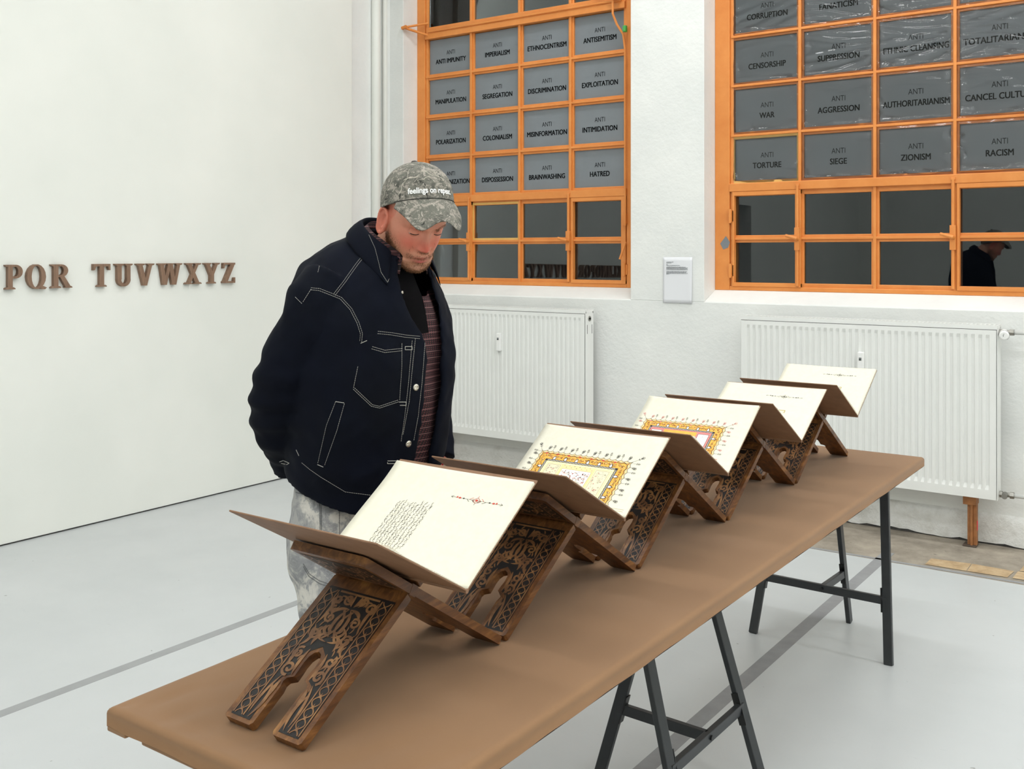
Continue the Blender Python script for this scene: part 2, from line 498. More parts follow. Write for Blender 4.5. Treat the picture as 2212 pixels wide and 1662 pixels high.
del vsx, fsx

# floor tape
def tape(name, pts, mat, label):
    mb = MB(); mb.add([(x, y, 0.0006) for x, y in pts] + [(x, y, -0.001) for x, y in pts],
                      [(0, 1, 2, 3), (0, 4, 5, 1), (1, 5, 6, 2), (2, 6, 7, 3), (3, 7, 4, 0)])
    return tag(mb.build(name, mat), label, 'floor tape', 'strips of grey tape on the floor')
tape('floor_tape', [(-3.435, YF), (-3.385, YF), (-3.335, 5.235), (-3.385, 5.235)], M['tape'], 'long grey tape strip on the floor between the left wall and the table')
tape('floor_tape', [(-1.482, YF), (-1.425, YF), (-1.388, 5.40), (-1.446, 5.40)], M['tape_dark'], 'worn grey tape strip on the floor running under the table trestles')
tape('floor_tape', [(-4.9, 5.20), (-0.3, 5.262), (-0.3, 5.287), (-4.9, 5.225)], M['tape_dark'], 'thin grey tape along the edge of the bare concrete strip')

# ------------------------------------------------------------------ windows
YG = 6.09
W0 = [-5.101, -2.547]                      # left edge of the first pane in each window
COLS = [(0.0, 0.406), (0.447, 0.856), (0.898, 1.296), (1.341, 1.740)]
ROWS = {'r0': (3.298, 3.545), 'r1': (2.970, 3.236), 'r2': (2.654, 2.925), 'r3': (2.337, 2.609), 'r4': (2.023, 2.290), 'l1': (1.677, 1.930), 'l2': (1.374, 1.630)}
ROWS['r0'] = (3.347, 3.62)
TEXT = {(0, 'r1'): ['ANTI IMPUNITY', 'IMPERIALISM', 'ETHNOCENTRISM', 'ANTISEMITISM'],
        (0, 'r2'): ['MANIPULATION', 'SEGREGATION', 'DISCRIMINATION', 'EXPLOITATION'],
        (0, 'r3'): ['POLARIZATION', 'COLONIALISM', 'MISINFORMATION', 'INTIMIDATION'],
        (0, 'r4'): ['DEHUMANIZATION', 'DISPOSSESSION', 'BRAINWASHING', 'HATRED'],
        (1, 'r1'): ['CORRUPTION', 'FANATICISM', None, ''],
        (1, 'r2'): ['CENSORSHIP', 'SUPPRESSION', 'ETHNIC CLEANSING', 'TOTALITARIANISM'],
        (1, 'r3'): ['WAR', 'AGGRESSION', 'AUTHORITARIANISM', 'CANCEL CULTURE'],
        (1, 'r4'): ['TORTURE', 'SIEGE', 'ZIONISM', 'RACISM']}
def film_mesh(x0, x1, z0, z1, y, heavy, seed):
    r = random.Random(seed); nx, nz = 110, 80
    g = 0.012
    ph = [r.uniform(0, 6.28) for _ in range(10)]
    lob = [(r.uniform(x0, x1), r.uniform(0.012, 0.05), r.uniform(0.002, 0.008) * r.choice((1, 1, -0.5))) for _ in range(7)]
    lobs = [(r.uniform(z0, z1), r.uniform(0.008, 0.03), r.uniform(0.002, 0.008), r.choice((0, 1))) for _ in range(6)]
    pk = []      # sharp puckers running in from the taped edges
    for _ in range(9 if heavy > 0.3 else 6):
        side = r.choice((0, 0, 1)); a = r.uniform(0.05, 0.95); ln = r.uniform(0.06, 0.16)
        pk.append((side, a, a + r.uniform(-0.10, 0.10), ln, r.uniform(0.0018, 0.0040)))
    ka, kp = r.uniform(1.5, 3.5), r.uniform(0, 3)
    m_ = MB(); vs_ = []
    for j in range(nz + 1):
        for i in range(nx + 1):
            u, w = i / nx, j / nz
            x = x0 - g + (x1 - x0 + 2 * g) * u; z = z0 - g + (z1 - z0 + 2 * g) * w
            edge = min(u, 1 - u, w, 1 - w)
            pin = min(1.0, edge / 0.05)
            q = 0.0
            sag = x * 34 + z * 8
            q += heavy * 0.0014 * math.sin(z * 165 + 1.6 * math.sin(x * 13 + ph[0]) + x * 26) * (0.5 + 0.5 * math.sin(x * 9 + z * 17 + ph[1]))
            q += heavy * 0.0023 * math.sin(z * 102 + 1.9 * math.sin(x * 8 + ph[2]) - x * 22 + ph[3]) * (0.5 + 0.5 * math.sin(z * 21 + ph[4]))
            q += (0.0002 + 0.0004 * heavy) * math.sin(x * 30 + z * 44 + ph[5])
            for (lx, lw, la) in lob:      # puckers rising from the lower edge
                q += la * math.exp(-((x - lx) / lw) ** 2) * math.exp(-(w / 0.13) ** 2) * math.sin(w * 24 + lx * 90)
            for (lz, lw, la, side) in lobs:
                uu = u if side == 0 else 1 - u
                q += la * math.exp(-((z - lz) / lw) ** 2) * math.exp(-(uu / 0.09) ** 2) * math.sin(uu * 32 + lz * 80)
            for (side, a0_, a1_, ln, la) in pk:
                uu = u if side == 0 else 1 - u
                if uu < ln: q += la * math.exp(-((w - (a0_ + (a1_ - a0_) * uu / ln)) / 0.022) ** 2) * (1 - uu / ln) ** 0.6
            wc = 0.040 + 0.045 * abs(math.sin(u * math.pi * ka + kp)) * (0.4 + 0.6 * math.sin(u * 7 + kp) ** 2)
            q += 0.0042 * math.exp(-((w - wc) / 0.020) ** 2)
            q += 0.004 * heavy * math.exp(-(w / 0.05) ** 2) * math.sin(x * 60 + ph[6])
            vs_.append((x, y - 0.003 - (0.002 + q) * pin, z))
    fs = [(j * (nx + 1) + i, j * (nx + 1) + i + 1, (j + 1) * (nx + 1) + i + 1, (j + 1) * (nx + 1) + i) for j in range(nz) for i in range(nx)]
    m_.add(vs_, fs)
    return m_

rowname = {'r1': 'top row', 'r2': 'second row', 'r3': 'third row', 'r4': 'fourth row'}
for w in (0, 1):
    a, b = OPEN[w]; x0 = W0[w]
    win = bpy.data.objects.new('window_%d' % (w + 1), None); win.location = (x0, YG, 1.33); C.objects.link(win)
    struct(win, ['orange steel industrial window behind the man', 'orange steel industrial window on the right'][w], 'window')
    # outer frame
    mb = MB()
    yf = 6.055
    mb.box((a, yf, 1.325), (x0 - 0.03, yf + 0.06, HEAD)); mb.box((x0 - 0.03, yf + 0.012, 1.325), (x0 - 0.006, yf + 0.06, HEAD))
    mb.box((x0 + 1.746, yf + 0.012, 1.325), (x0 + 1.775, yf + 0.06, HEAD)); mb.box((x0 + 1.775, yf, 1.325), (b, yf + 0.06, HEAD))
    mb.box((x0 - 0.03, yf, 1.325), (x0 + 1.775, yf + 0.06, 1.352)); mb.box((x0 - 0.03, yf, HEAD - 0.06), (x0 + 1.775, yf + 0.06, HEAD))
    mb.box((x0 - 0.03, yf - 0.008, 1.955), (x0 + 1.775, yf + 0.06, 2.008))          # transom
    mb.box((x0 - 0.03, yf + 0.016, 1.926), (x0 + 1.775, yf + 0.055, 2.026)); mb.box((x0 - 0.03, yf + 0.016, 1.34), (x0 + 1.775, yf + 0.055, 1.376))
    for (p, q) in (((a, 1.32), (x0 + 0.004, HEAD)), ((x0 + 1.737, 1.32), (b, HEAD)), ((x0, 1.32), (x0 + 1.74, 1.376)), ((x0, 1.928), (x0 + 1.74, 2.026)), ((x0, 3.234), (x0 + 1.74, 3.35)), ((x0, HEAD - 0.07), (x0 + 1.74, HEAD))):
        mb.box((p[0], YG + 0.014, p[1]), (q[0], YG + 0.03, q[1]))
    mb.build('frame', M['orange'], win, bevel=0.004)
    # transom and drip rail above the first lettered row
    mb = MB(); mb.box((x0 - 0.02, yf - 0.012, 3.245), (x0 + 1.765, yf + 0.05, 3.29)); mb.box((x0 - 0.02, yf + 0.004, 3.29), (x0 + 1.765, yf + 0.05, 3.34))
    mb.tube([(x0 + 0.02, yf - 0.016, 3.30), (x0 + 1.745, yf - 0.016, 3.30)], 0.008)
    mb.build('sash_rail', M['orange'], win, bevel=0.003)
    # glazing bars
    for c in range(3):
        xc = x0 + (COLS[c][1] + COLS[c + 1][0]) / 2
        for (z0, z1) in ((2.005, 3.25), (1.35, 1.958), (3.335, HEAD - 0.06)):
            mb = MB(); mb.box((xc - 0.0225, YG - 0.018, z0), (xc + 0.0225, YG + 0.012, z1)); mb.box((xc - 0.009, YG - 0.032, z0), (xc + 0.009, YG - 0.016, z1))
            mb.build('glazing_bar', M['orange'], win, bevel=0.002)
    for (zb, zt) in ((2.925, 2.970), (2.609, 2.654), (2.290, 2.337), (1.630, 1.677), (3.62, 3.665)):
        for c in range(4):
            mb = MB(); xa = x0 + COLS[c][0] - 0.0225; xb_ = x0 + COLS[c][1] + 0.0225
            mb.box((xa, YG - 0.017, zb), (xb_, YG + 0.012, zt)); zc = (zb + zt) / 2
            mb.box((xa, YG - 0.030, zc - 0.007), (xb_, YG - 0.015, zc + 0.008))
            mb.build('glazing_bar', M['orange'], win, bevel=0.002)
    # casement frames of the two outer lower lights
    for c in (0, 3):
        mb = MB(); xa = x0 + COLS[c][0]; xb_ = x0 + COLS[c][1]
        for (p, q) in (((xa - 0.012, 1.35), (xa + 0.004, 1.955)), ((xb_ - 0.006, 1.35), (xb_ + 0.03, 1.955)), ((xa - 0.012, 1.35), (xb_ + 0.03, 1.376)), ((xa - 0.012, 1.928), (xb_ + 0.03, 1.955))):
            mb.box((p[0], yf - 0.006 + 0.0008 * (q[0] - p[0] > 0.1), p[1]), (q[0], yf + 0.03, q[1]))
        mb.build('casement_frame', M['orange'], win, bevel=0.003)
    # yellowed putty frames around single panes
    for (c, rw) in ([(1, 'l1')] if w == 0 else [(0, 'r4')]):
        (z0, z1) = ROWS[rw]; xa = x0 + COLS[c][0]; xb_ = x0 + COLS[c][1]; mb = MB(); e = 0.016
        mb.box((xa - e, YG - 0.021, z0 - e), (xa, YG - 0.01, z1 + e)); mb.box((xb_, YG - 0.021, z0 - e), (xb_ + e, YG - 0.01, z1 + e))
        mb.box((xa, YG - 0.021, z0 - e), (xb_, YG - 0.01, z0)); mb.box((xa, YG - 0.021, z1), (xb_, YG - 0.01, z1 + e))
        o = mb.build('putty_frame', M['yellow'], win); o['label'] = 'yellowed putty frame'
    # panes: the window leaf sits a fraction of a degree out of true
    for rw in ('l1', 'l2', 'r0'):
        (z0, z1) = ROWS[rw]
        for c in range(4):
            xa = x0 + COLS[c][0] - 0.004; xb_ = x0 + COLS[c][1] + 0.004
            mb = MB(); tw = 0.03 if w == 0 else 0.002; ti = 0.010 if w == 0 else 0.002
            cx_, cz_ = (xa + xb_) / 2, (z0 + z1) / 2
            q = []
            for yy in (0.0, 0.004):
                for (px_, pz_) in ((xa, z0 - 0.004), (xb_, z0 - 0.004), (xb_, z1 + 0.004), (xa, z1 + 0.004)):
                    q.append((px_, YG + yy + (px_ - cx_) * tw + (pz_ - cz_) * ti, pz_))
            mb.add(q, [(0, 1, 2, 3), (7, 6, 5, 4), (0, 4, 5, 1), (1, 5, 6, 2), (2, 6, 7, 3), (3, 7, 4, 0)])
            mb.build('pane', M['glass'], win)
    # espagnolette rods with handles on the bars beside the casements
    for xh in (x0 + 0.418, x0 + 1.312):
        mb = MB(); yh_ = yf - 0.012
        mb.box((xh - 0.016, yh_ - 0.012, 1.58), (xh + 0.016, yh_ + 0.012, 1.72)); mb.tube([(xh, yh_, 1.36), (xh, yh_, 1.985)], 0.009)
        mb.box((xh - 0.012, yh_ - 0.006, 1.975), (xh + 0.012, yh_ + 0.012, 1.99))
        mb.tube([(xh + 0.006, yh_ - 0.012, 1.65), (xh + 0.004, yh_ - 0.035, 1.652), (xh - 0.06, yh_ - 0.045, 1.672)], [0.011, 0.012, 0.009])
        mb.build('window_handle', M['orange'], win, bevel=0.003)
    for zz in (1.45, 1.80):
        for (xh) in ((x0 - 0.022,) if w == 1 else (x0 - 0.022, x0 + 1.762)):
            mb = MB(); mb.tube([(xh, yf - 0.012, zz - 0.045), (xh, yf - 0.012, zz + 0.045)], 0.010); mb.box((xh, yf - 0.006, zz - 0.035), (xh + 0.02, yf + 0.004, zz + 0.035))
            mb.build('hinge', M['orange'], win)
    if w == 0:
        mb = MB()
        mb.tube([(x0 + 0.0, yf, 3.372), (-5.19, 5.87, 3.318)], 0.009); mb.tube([(x0 + 0.01, yf, 3.275), (-5.19, 5.87, 3.318)], 0.010); mb.tube([(-5.205, 5.87, 3.314), (-5.165, 5.875, 3.322)], 0.014)
        mb.build('opening_stay', M['orange'], win)
        mb = MB(); xr = x0 + 1.70
        mb.tube([(xr - 0.16, yf - 0.03, 3.40), (xr, yf - 0.06, 3.33)], 0.010); mb.tube([(xr + 0.012, yf - 0.02, 3.40), (xr - 0.01, yf - 0.06, 3.30)], 0.008)
        mb.box((xr - 0.012, yf - 0.085, 3.30), (xr + 0.035, yf - 0.03, 3.325))
        mb.build('opening_stay', M['orange'], win)
        mb = MB(); mb.tube([(xr, yf - 0.06, 3.31), (xr + 0.002, yf - 0.062, 3.20), (xr + 0.022, yf - 0.04, 3.13), (xr + 0.06, yf - 0.02, 3.06), (xr + 0.075, yf - 0.02, 2.95), (xr + 0.075, yf - 0.02, 1.75)], 0.008)
        mb.tube([(xr + 0.085, yf - 0.03, 1.64), (xr + 0.05, yf - 0.05, 1.52)], 0.008)
        mb.build('pull_rod', M['orange'], win)
        mb = MB(); mb.box((xr + 0.07, yf - 0.05, 3.07), (xr + 0.095, yf - 0.02, 3.115))
        o = mb.build('rod_clip', M['green'], win, bevel=0.006); o['label'] = 'green clip'
    else:
        mb = MB(); cx_, cz_ = x0 - 0.06, 1.628
        mb.flat([(cx_ - 0.033, cz_ - 0.004), (cx_ - 0.012, cz_ - 0.042), (cx_ + 0.02, cz_ - 0.03), (cx_ + 0.034, cz_ + 0.003), (cx_ + 0.006, cz_ + 0.045)], xz(yf - 0.001), 0.001)
        tag(mb.build('tape_patch', M['sheet']), 'small grey diamond of tape stuck on the orange window frame', 'tape')
    # lettered sheets
    for rw in ('r1', 'r2', 'r3', 'r4'):
        (z0, z1) = ROWS[rw]
        for c in range(4):
            word = TEXT[(w, rw)][c]
            xa = x0 + COLS[c][0] - 0.003; xb_ = x0 + COLS[c][1] + 0.003
            mb = MB(); mb.box((xa, YG - 0.002, z0 - 0.003), (xb_, YG + 0.004, z1 + 0.003))
            sh = mb.build('window_sheet', M['sheet'] if w == 0 else M['sheet2'])
            if word:
                mb = MB(); cx_ = (xa + xb_) / 2 + 0.004; H_ = z1 - z0
                text_into(mb, 'ANTI', cx_, z1 - H_ * 0.46, 0.034, 0.80, xz(YG - 0.002), 0.0012, 0, 0.0)
                o = mb.build('lettering', M['ink_grey'], sh)
                mb = MB()
                wide = {'AUTHORITARIANISM': 0.368, 'TOTALITARIANISM': 0.372, 'ETHNIC CLEANSING': 0.362}.get(word)
                wd = text_into(mb, word, cx_, z1 - H_ * 0.705, 0.037, 0.83, xz(YG - 0.002), 0.0012, 0, 0.010, width=wide)
                o = mb.build('lettering', M['ink_black'], sh)
                lab = 'grey sheet lettered ANTI %s in the %s window' % (word, ['first', 'right-hand'][w])
                if word == 'DEHUMANIZATION': lab = 'grey sheet partly behind the camouflage cap, its word ending ANIZATION'
            elif word is None:
                lab = 'wrinkled grey sheet without visible words between FANATICISM and the corner pane'
            else:
                lab = 'bright shiny wordless sheet in the upper right corner of the right-hand window'
            tag(sh, lab, 'sign', 'lettered grey sheets in the windows')
            if w == 1:
                heavy = {'r1': 1.0, 'r2': 0.9, 'r3': 0.12, 'r4': 0.05}[rw]
                if rw == 'r2' and c == 0: heavy = 0.35
                if rw == 'r1' and c == 3: heavy = 0.5
                o = film_mesh(xa, xb_, z0, z1, YG - 0.018, heavy, 17 * c + int(rw[1]) * 5 + w).build('plastic_film', M['film'], sh, smooth=True)
                o['label'] = 'clear wrinkled plastic film'

# printed page on the pier
mb = MB(); xa, xb_, za, zb = -2.965, -2.758, 1.240, 1.537
nn = 12; vs_ = []
for i in range(nn + 1):
    for j in range(nn + 1):
        u, q = i / nn, j / nn
        lift = 0.007 * max(0, u - 0.6) ** 2 / 0.16 * (1 - q) + 0.0015 * (1 - q) ** 3 + 0.0015
        vs_.append((xa + (xb_ - xa) * u, YW - lift - 0.0020, za + (zb - za) * q))
mb.add(vs_, [(i * (nn + 1) + j, (i + 1) * (nn + 1) + j, (i + 1) * (nn + 1) + j + 1, i * (nn + 1) + j + 1) for i in range(nn) for j in range(nn)])
pg = mb.build('paper_notice', M['paper'], smooth=True)
sol = pg.modifiers.new('thick', 'SOLIDIFY'); sol.thickness = 0.0006
tag(pg, 'white printed notice taped to the wall between the windows', 'notice')
mb = MB(); rng = random.Random(9)
rows_ = [(1.504, 0.05, 1), (1.498, 0.036, 1), (1.488, 0.008, 0), (1.4825, 0.095, 0)]
rows_ += [(1.472 - 0.0056 * k, L_, 0) for k, L_ in enumerate((0.137, 0.150, 0.150, 0.150))] + [(1.443 - 0.0056 * k, L_, 0) for k, L_ in enumerate((0.148, 0.142, 0.150, 0.022))]
for (z, L_, bold) in rows_:
    x = xa + 0.026; end = x + L_
    while x < end - 0.003:
        wl = min(rng.uniform(0.004, 0.013), end - x)
        q = x
        while q < x + wl - 0.0009:   # single letters
            hgt = rng.choice((0.0018, 0.0018, 0.0027))
            mb.box((q, YW - 0.0066, z), (q + 0.0008, YW - 0.0034, z + hgt), 0); q += 0.0013
        x += wl + 0.002
mb.build('small_print', M['print_grey'], pg)

# ------------------------------------------------------------------ radiators
def radiator(x0, x1, z0, z1, nrib, label, meter_x, valve):
    yf, yb = 5.71, 5.815
    r = thing('panel_radiator', label, 'radiator', ((x0 + x1) / 2, yb, z0))
    # front panel with pressed ribs
    mb = MB(); xs2 = []; pitch = (x1 - x0 - 0.05) / nrib
    prof = [(x0, 0.0), (x0 + 0.018, 0.0)]
    for i in range(nrib):
        s = x0 + 0.025 + pitch * i
        prof += [(s + pitch * 0.18, 0.0), (s + pitch * 0.32, 0.0075), (s + pitch * 0.68, 0.0075), (s + pitch * 0.82, 0.0)]
    prof += [(x1 - 0.018, 0.0), (x1, 0.0)]
    zl = [z0, z0 + 0.048, z0 + 0.072, z1 - 0.072, z1 - 0.052, z1 - 0.028]
    dep = [0, 0, 1, 1, 0, 0]
    nP = len(prof); vs_ = []
    for z, k in zip(zl, dep):
        vs_ += [(x, yf + d * k, z) for x, d in prof]
    fs = [(j * nP + i, j * nP + i + 1, (j + 1) * nP + i + 1, (j + 1) * nP + i) for j in range(len(zl) - 1) for i in range(nP - 1)]
    mb.add(vs_, fs)
    mb.box((x0 + 0.0, yf + 0.010, z0), (x1, yf + 0.022, z1 - 0.03))
    mb.build('front_panel', M['radiator'], r)
    mb = MB(); mb.box((x0 + 0.004, yf + 0.07, z0 + 0.02), (x1 - 0.004, yb - 0.005, z1 - 0.03)); mb.build('rear_panel', M['radiator'], r)
    for xx in (x0 - 0.004, x1 + 0.002):
        mb = MB(); mb.box((xx, yf + 0.004, z0 - 0.004), (xx + 0.003, yb, z1 - 0.012))
        mb.build('side_panel', M['radiator'], r, bevel=0.001)
    # top grille: rim and slats over a dark box standing in for the shaded gap
    mb = MB(); mb.box((x0 - 0.004, yf + 0.002, z1 - 0.024), (x1 + 0.005, yf + 0.012, z1 - 0.002)); mb.box((x0 - 0.004, yb - 0.010, z1 - 0.024), (x1 + 0.005, yb, z1))
    k = int((x1 - x0) / 0.022)
    for i in range(k + 1):
        xx = x0 + (x1 - x0) * i / k
        mb.box((xx - 0.004, yf + 0.012, z1 - 0.012), (xx + 0.004, yb - 0.01, z1 - 0.004))
    mb.build('top_grille', M['radiator'], r)
    mb = MB(); mb.box((x0 + 0.004, yf + 0.024, z1 - 0.06), (x1 - 0.004, yf + 0.068, z1 - 0.03)); mb.build('gap_shade', M['rad_dark'], r)
    # heat meter
    mb = MB(); mz = 0.875 if not valve else 0.885
    mb.box((meter_x - 0.018, yf - 0.024, mz), (meter_x + 0.018, yf + 0.001, mz + 0.125)); mt = mb.build('heat_meter', M['plastic_white'], r, bevel=0.005)
    mb = MB(); mb.box((meter_x - 0.008, yf - 0.0255, mz + 0.078), (meter_x + 0.006, yf - 0.0235, mz + 0.094)); mb.box((meter_x - 0.008, yf - 0.0262, mz + 0.079), (meter_x + 0.003, yf - 0.0250, mz + 0.083), 1)
    mb.build('meter_display', [M['screen'], M['ink_black']], mt)
    # iron foot standing on the floor
    for xx in ((x1 - 0.13,) if valve else (x0 + 0.10, x1 - 0.13)):
        mb = MB(); y0 = 5.765
        mb.box((xx - 0.022, y0 + 0.012, 0.004), (xx - 0.006, y0 + 0.05, z0 - 0.002)); mb.box((xx - 0.006, y0, 0.004), (xx + 0.006, y0 + 0.06, z0 - 0.002)); mb.box((xx + 0.006, y0 + 0.012, 0.004), (xx + 0.024, y0 + 0.05, z0 - 0.002))
        mb.box((xx - 0.040, y0 - 0.012, z0 - 0.052), (xx + 0.026, y0 + 0.06, z0 - 0.002), 0)
        ft = mb.build('iron_foot', M['rust'], r, bevel=0.002); ft['label'] = 'brown iron foot'
        mb = MB(); mb.box((xx - 0.042, y0 - 0.012, 0.0), (xx + 0.026, y0 + 0.07, 0.007)); mb.build('foot_plate', M['rust_dark'], ft, bevel=0.002)
        if valve:
            mb = MB(); mb.box((xx + 0.0235, y0 + 0.016, 0.085), (xx + 0.0252, y0 + 0.04, 0.135)); o = mb.build('paint_mark', M['red_mark'], ft); o['label'] = 'red paint mark'
    if valve:
        # thermostat head, its valve and the supply pipes
        zc = z1 - 0.045; xc = x1 + 0.034; yc = 5.745
        mb = MB(); mb.tube([(xc - 0.008, yc + 0.03, zc), (xc + 0.004, yc - 0.036, zc - 0.008)], [0.021, 0.025], 24); mb.tube([(xc + 0.004, yc - 0.036, zc - 0.008), (xc + 0.0045, yc - 0.042, zc - 0.0085)], [0.025, 0.019], 24)
        th = mb.build('thermostat_head', M['plastic_white'], r, smooth=False, bevel=0.001)
        mb = MB()
        for k in range(12):
            an = math.radians(-50 + 14 * k); mb.tube([(xc + 0.0005 + 0.0235 * math.cos(an), yc - 0.016, zc - 0.005 + 0.0235 * math.sin(an)), (xc + 0.004 + 0.0252 * math.cos(an), yc - 0.036, zc - 0.008 + 0.0252 * math.sin(an))], 0.0013, 6)
        mb.tube([(xc + 0.000, yc - 0.0425, zc - 0.014), (xc + 0.004, yc - 0.0425, zc + 0.002)], 0.0012, 6); mb.tube([(xc - 0.008, yc - 0.0425, zc - 0.004), (xc + 0.0, yc - 0.0425, zc - 0.006)], 0.0008, 6)
        mb.build('dial_marks', M['screen'], th)
        for (zz) in (zc + 0.005, z0 + 0.022):
            mb = MB(); mb.tube([(x1 + 0.002, 5.775, zz), (x1 + 0.075, 5.775, zz)], [0.012, 0.012], 12); mb.tube([(x1 + 0.006, 5.775, zz), (x1 + 0.02, 5.775, zz)], 0.018, 6); mb.tube([(x1 + 0.055, 5.775, zz), (x1 + 0.075, 5.775, zz)], 0.018, 6)
            if zz < 0.6: mb.tube([(x1 + 0.032, 5.775, zz), (x1 + 0.034, 5.74, zz - 0.004)], [0.016, 0.014], 12)
            mb.build('valve', M['steel'], r)
            mb = MB(); mb.tube([(x1 + 0.07, 5.775, zz), (x1 + 1.6, 5.775, zz)], 0.0115, 12); mb.build('supply_pipe', M['radiator'], r, smooth=True)
    else:
        mb = MB(); mb.tube([(x1 + 0.001, 5.765, z1 - 0.06), (x1 + 0.008, 5.765, z1 - 0.06)], [0.020, 0.018], 18); vv = mb.build('vent_plug', M['steel'], r)
        mb = MB(); mb.tube([(x1 + 0.007, 5.765, z1 - 0.06), (x1 + 0.0095, 5.765, z1 - 0.06)], [0.010, 0.008], 12); mb.build('plug_hole', M['ink_black'], vv)
        mb = MB()
        for yy in (5.735, 5.795): mb.box((x1 + 0.0045, yy - 0.002, z1 - 0.16), (x1 + 0.006, yy + 0.002, z1 - 0.10))
        mb.build('side_slot', M['rad_dark'], r)
    return r
radiator(-4.852, -3.452, 0.257, 1.185, 37, 'white panel radiator behind the man, below the first window', -4.147, False)
radiator(-2.356, -0.957, 0.275, 1.188, 38, 'white panel radiator with thermostat valve below the right-hand window', -1.645, True)

# ------------------------------------------------------------------ letters on the left wall
def arc(cx, cy, rx, ry, a0, a1, n=18):
    return [(cx + rx * math.cos(math.radians(a0 + (a1 - a0) * i / n)), cy + ry * math.sin(math.radians(a0 + (a1 - a0) * i / n))) for i in range(n + 1)]
def ring(cx, cy, rx, ry, tx, ty, a0, a1):   # quads of an elliptical stroke
    o = arc(cx, cy, rx, ry, a0, a1); i_ = arc(cx, cy, rx - tx, ry - ty, a0, a1)
    return [[o[k], o[k + 1], i_[k + 1], i_[k]] for k in range(len(o) - 1)]
def R(x0, y0, x1, y1): return [(x0, y0), (x1, y0), (x1, y1), (x0, y1)]
def serif(x0, x1, y, up): # bracketed slab serif
    s = 1 if up else -1
    return [(x0, y), (x1, y), (x1, y + s * 0.045), (x1 - 0.06, y + s * 0.085), (x0 + 0.06, y + s * 0.085), (x0, y + s * 0.045)]
def diag(x0, y0, x1, y1, w): return [(x0 - w / 2, y0), (x0 + w / 2, y0), (x1 + w / 2, y1), (x1 - w / 2, y1)]
def glyph(ch):
    st = 0.19
    if ch == 'P': return 0.70, [R(.12, 0, .12 + st, 1), serif(.02, .42, 0, 1), serif(.02, .36, 1, 0), R(.3, .91, .42, 1), R(.3, .44, .42, .53)] + ring(.42, .72, .30, .28, .19, .09, -90, 90)
    if ch == 'R': return 0.78, [R(.10, 0, .10 + st, 1), serif(.0, .40, 0, 1), serif(.0, .34, 1, 0), R(.28, .91, .40, 1), R(.28, .46, .42, .55), [(.34, .50), (.52, .52), (.80, .05), (.60, .02)], serif(.56, .86, 0, 1)] + ring(.40, .735, .29, .265, .19, .09, -90, 90)
    if ch in 'QO': return 0.84, ring(.42, .5, .40, .515, .19, .06, 0, 360) + ([[(.50, .10), (.62, .14), (.86, .04), (.78, -.03), (.62, -.02)]] if ch == 'Q' else [])
    if ch == 'T': return 0.76, [R(.28, 0, .28 + st, 1), serif(.18, .58, 0, 1), R(.02, .89, .74, 1), [(.02, .9), (.12, .9), (.085, .74), (.02, .72)], [(.64, .9), (.74, .9), (.74, .72), (.675, .74)]]
    if ch == 'U': return 0.80, [R(.12, .3, .12 + st, 1), R(.54, .3, .70, 1), serif(.02, .42, 1, 0), serif(.46, .80, 1, 0)] + ring(.41, .3, .29, .315, .17, .13, 180, 360)
    if ch == 'V': return 0.82, [diag(.40, 0, .17, 1, .19), diag(.41, 0, .66, 1, .15), serif(.0, .38, 1, 0), serif(.50, .82, 1, 0)]
    if ch == 'W': return 1.10, [diag(.30, 0, .16, 1, .18), diag(.32, 0, .52, 1, .14), diag(.72, 0, .56, 1, .18), diag(.75, 0, .94, 1, .14), serif(.0, .36, 1, 0), serif(.40, .70, 1, 0), serif(.80, 1.10, 1, 0)]
    if ch == 'X': return 0.80, [diag(.62, 0, .18, 1, .20), diag(.17, 0, .61, 1, .14), serif(.02, .38, 1, 0), serif(.46, .78, 1, 0), serif(.0, .32, 0, 1), serif(.44, .80, 0, 1)]
    if ch == 'Y': return 0.80, [R(.31, 0, .31 + st, .46), diag(.40, .40, .16, 1, .19), diag(.41, .40, .65, 1, .14), serif(.0, .36, 1, 0), serif(.50, .80, 1, 0), serif(.20, .60, 0, 1)]
    if ch == 'Z': return 0.70, [R(.04, .91, .68, 1), R(.02, 0, .68, .09), diag(.14, .03, .56, .97, .22), [(.04, .95), (.14, .95), (.10, .74), (.04, .72)], [(.58, .05), (.68, .05), (.68, .28), (.62, .26)]]
    if ch == 'N': return 0.86, [R(.12, 0, .24, 1), R(.62, 0, .74, 1), diag(.66, 0, .17, 1, .19), serif(.02, .36, 0, 1), serif(.02, .26, 1, 0), serif(.52, .86, 1, 0)]
    if ch == 'M': return 1.02, [R(.14, 0, .25, 1), R(.72, 0, .90, 1), diag(.49, 0, .22, 1, .17), diag(.50, 0, .77, 1, .13), serif(.02, .38, 0, 1), serif(.62, 1.0, 0, 1), serif(.02, .28, 1, 0), serif(.72, 1.0, 1, 0)]
    if ch == 'L': return 0.66, [R(.12, 0, .12 + st, 1), serif(.02, .42, 1, 0), R(.02, 0, .62, .09), [(.54, .05), (.64, .05), (.64, .28), (.58, .26)]]
    if ch == 'K': return 0.82, [R(.12, 0, .12 + st, 1), serif(.02, .40, 0, 1), serif(.02, .40, 1, 0), diag(.36, .42, .64, 1, .13), diag(.66, 0, .42, .58, .19), serif(.50, .82, 1, 0), serif(.54, .86, 0, 1)]
    if ch == 'J': return 0.46, [R(.16, 0, .16 + st, 1), serif(.06, .46, 1, 0), [(.16, .05), (.35, .05), (.22, -.2), (.0, -.2), (.0, -.14), (.12, -.12)]]
    if ch == 'I': return 0.44, [R(.12, 0, .12 + st, 1), serif(.02, .42, 0, 1), serif(.02, .42, 1, 0)]
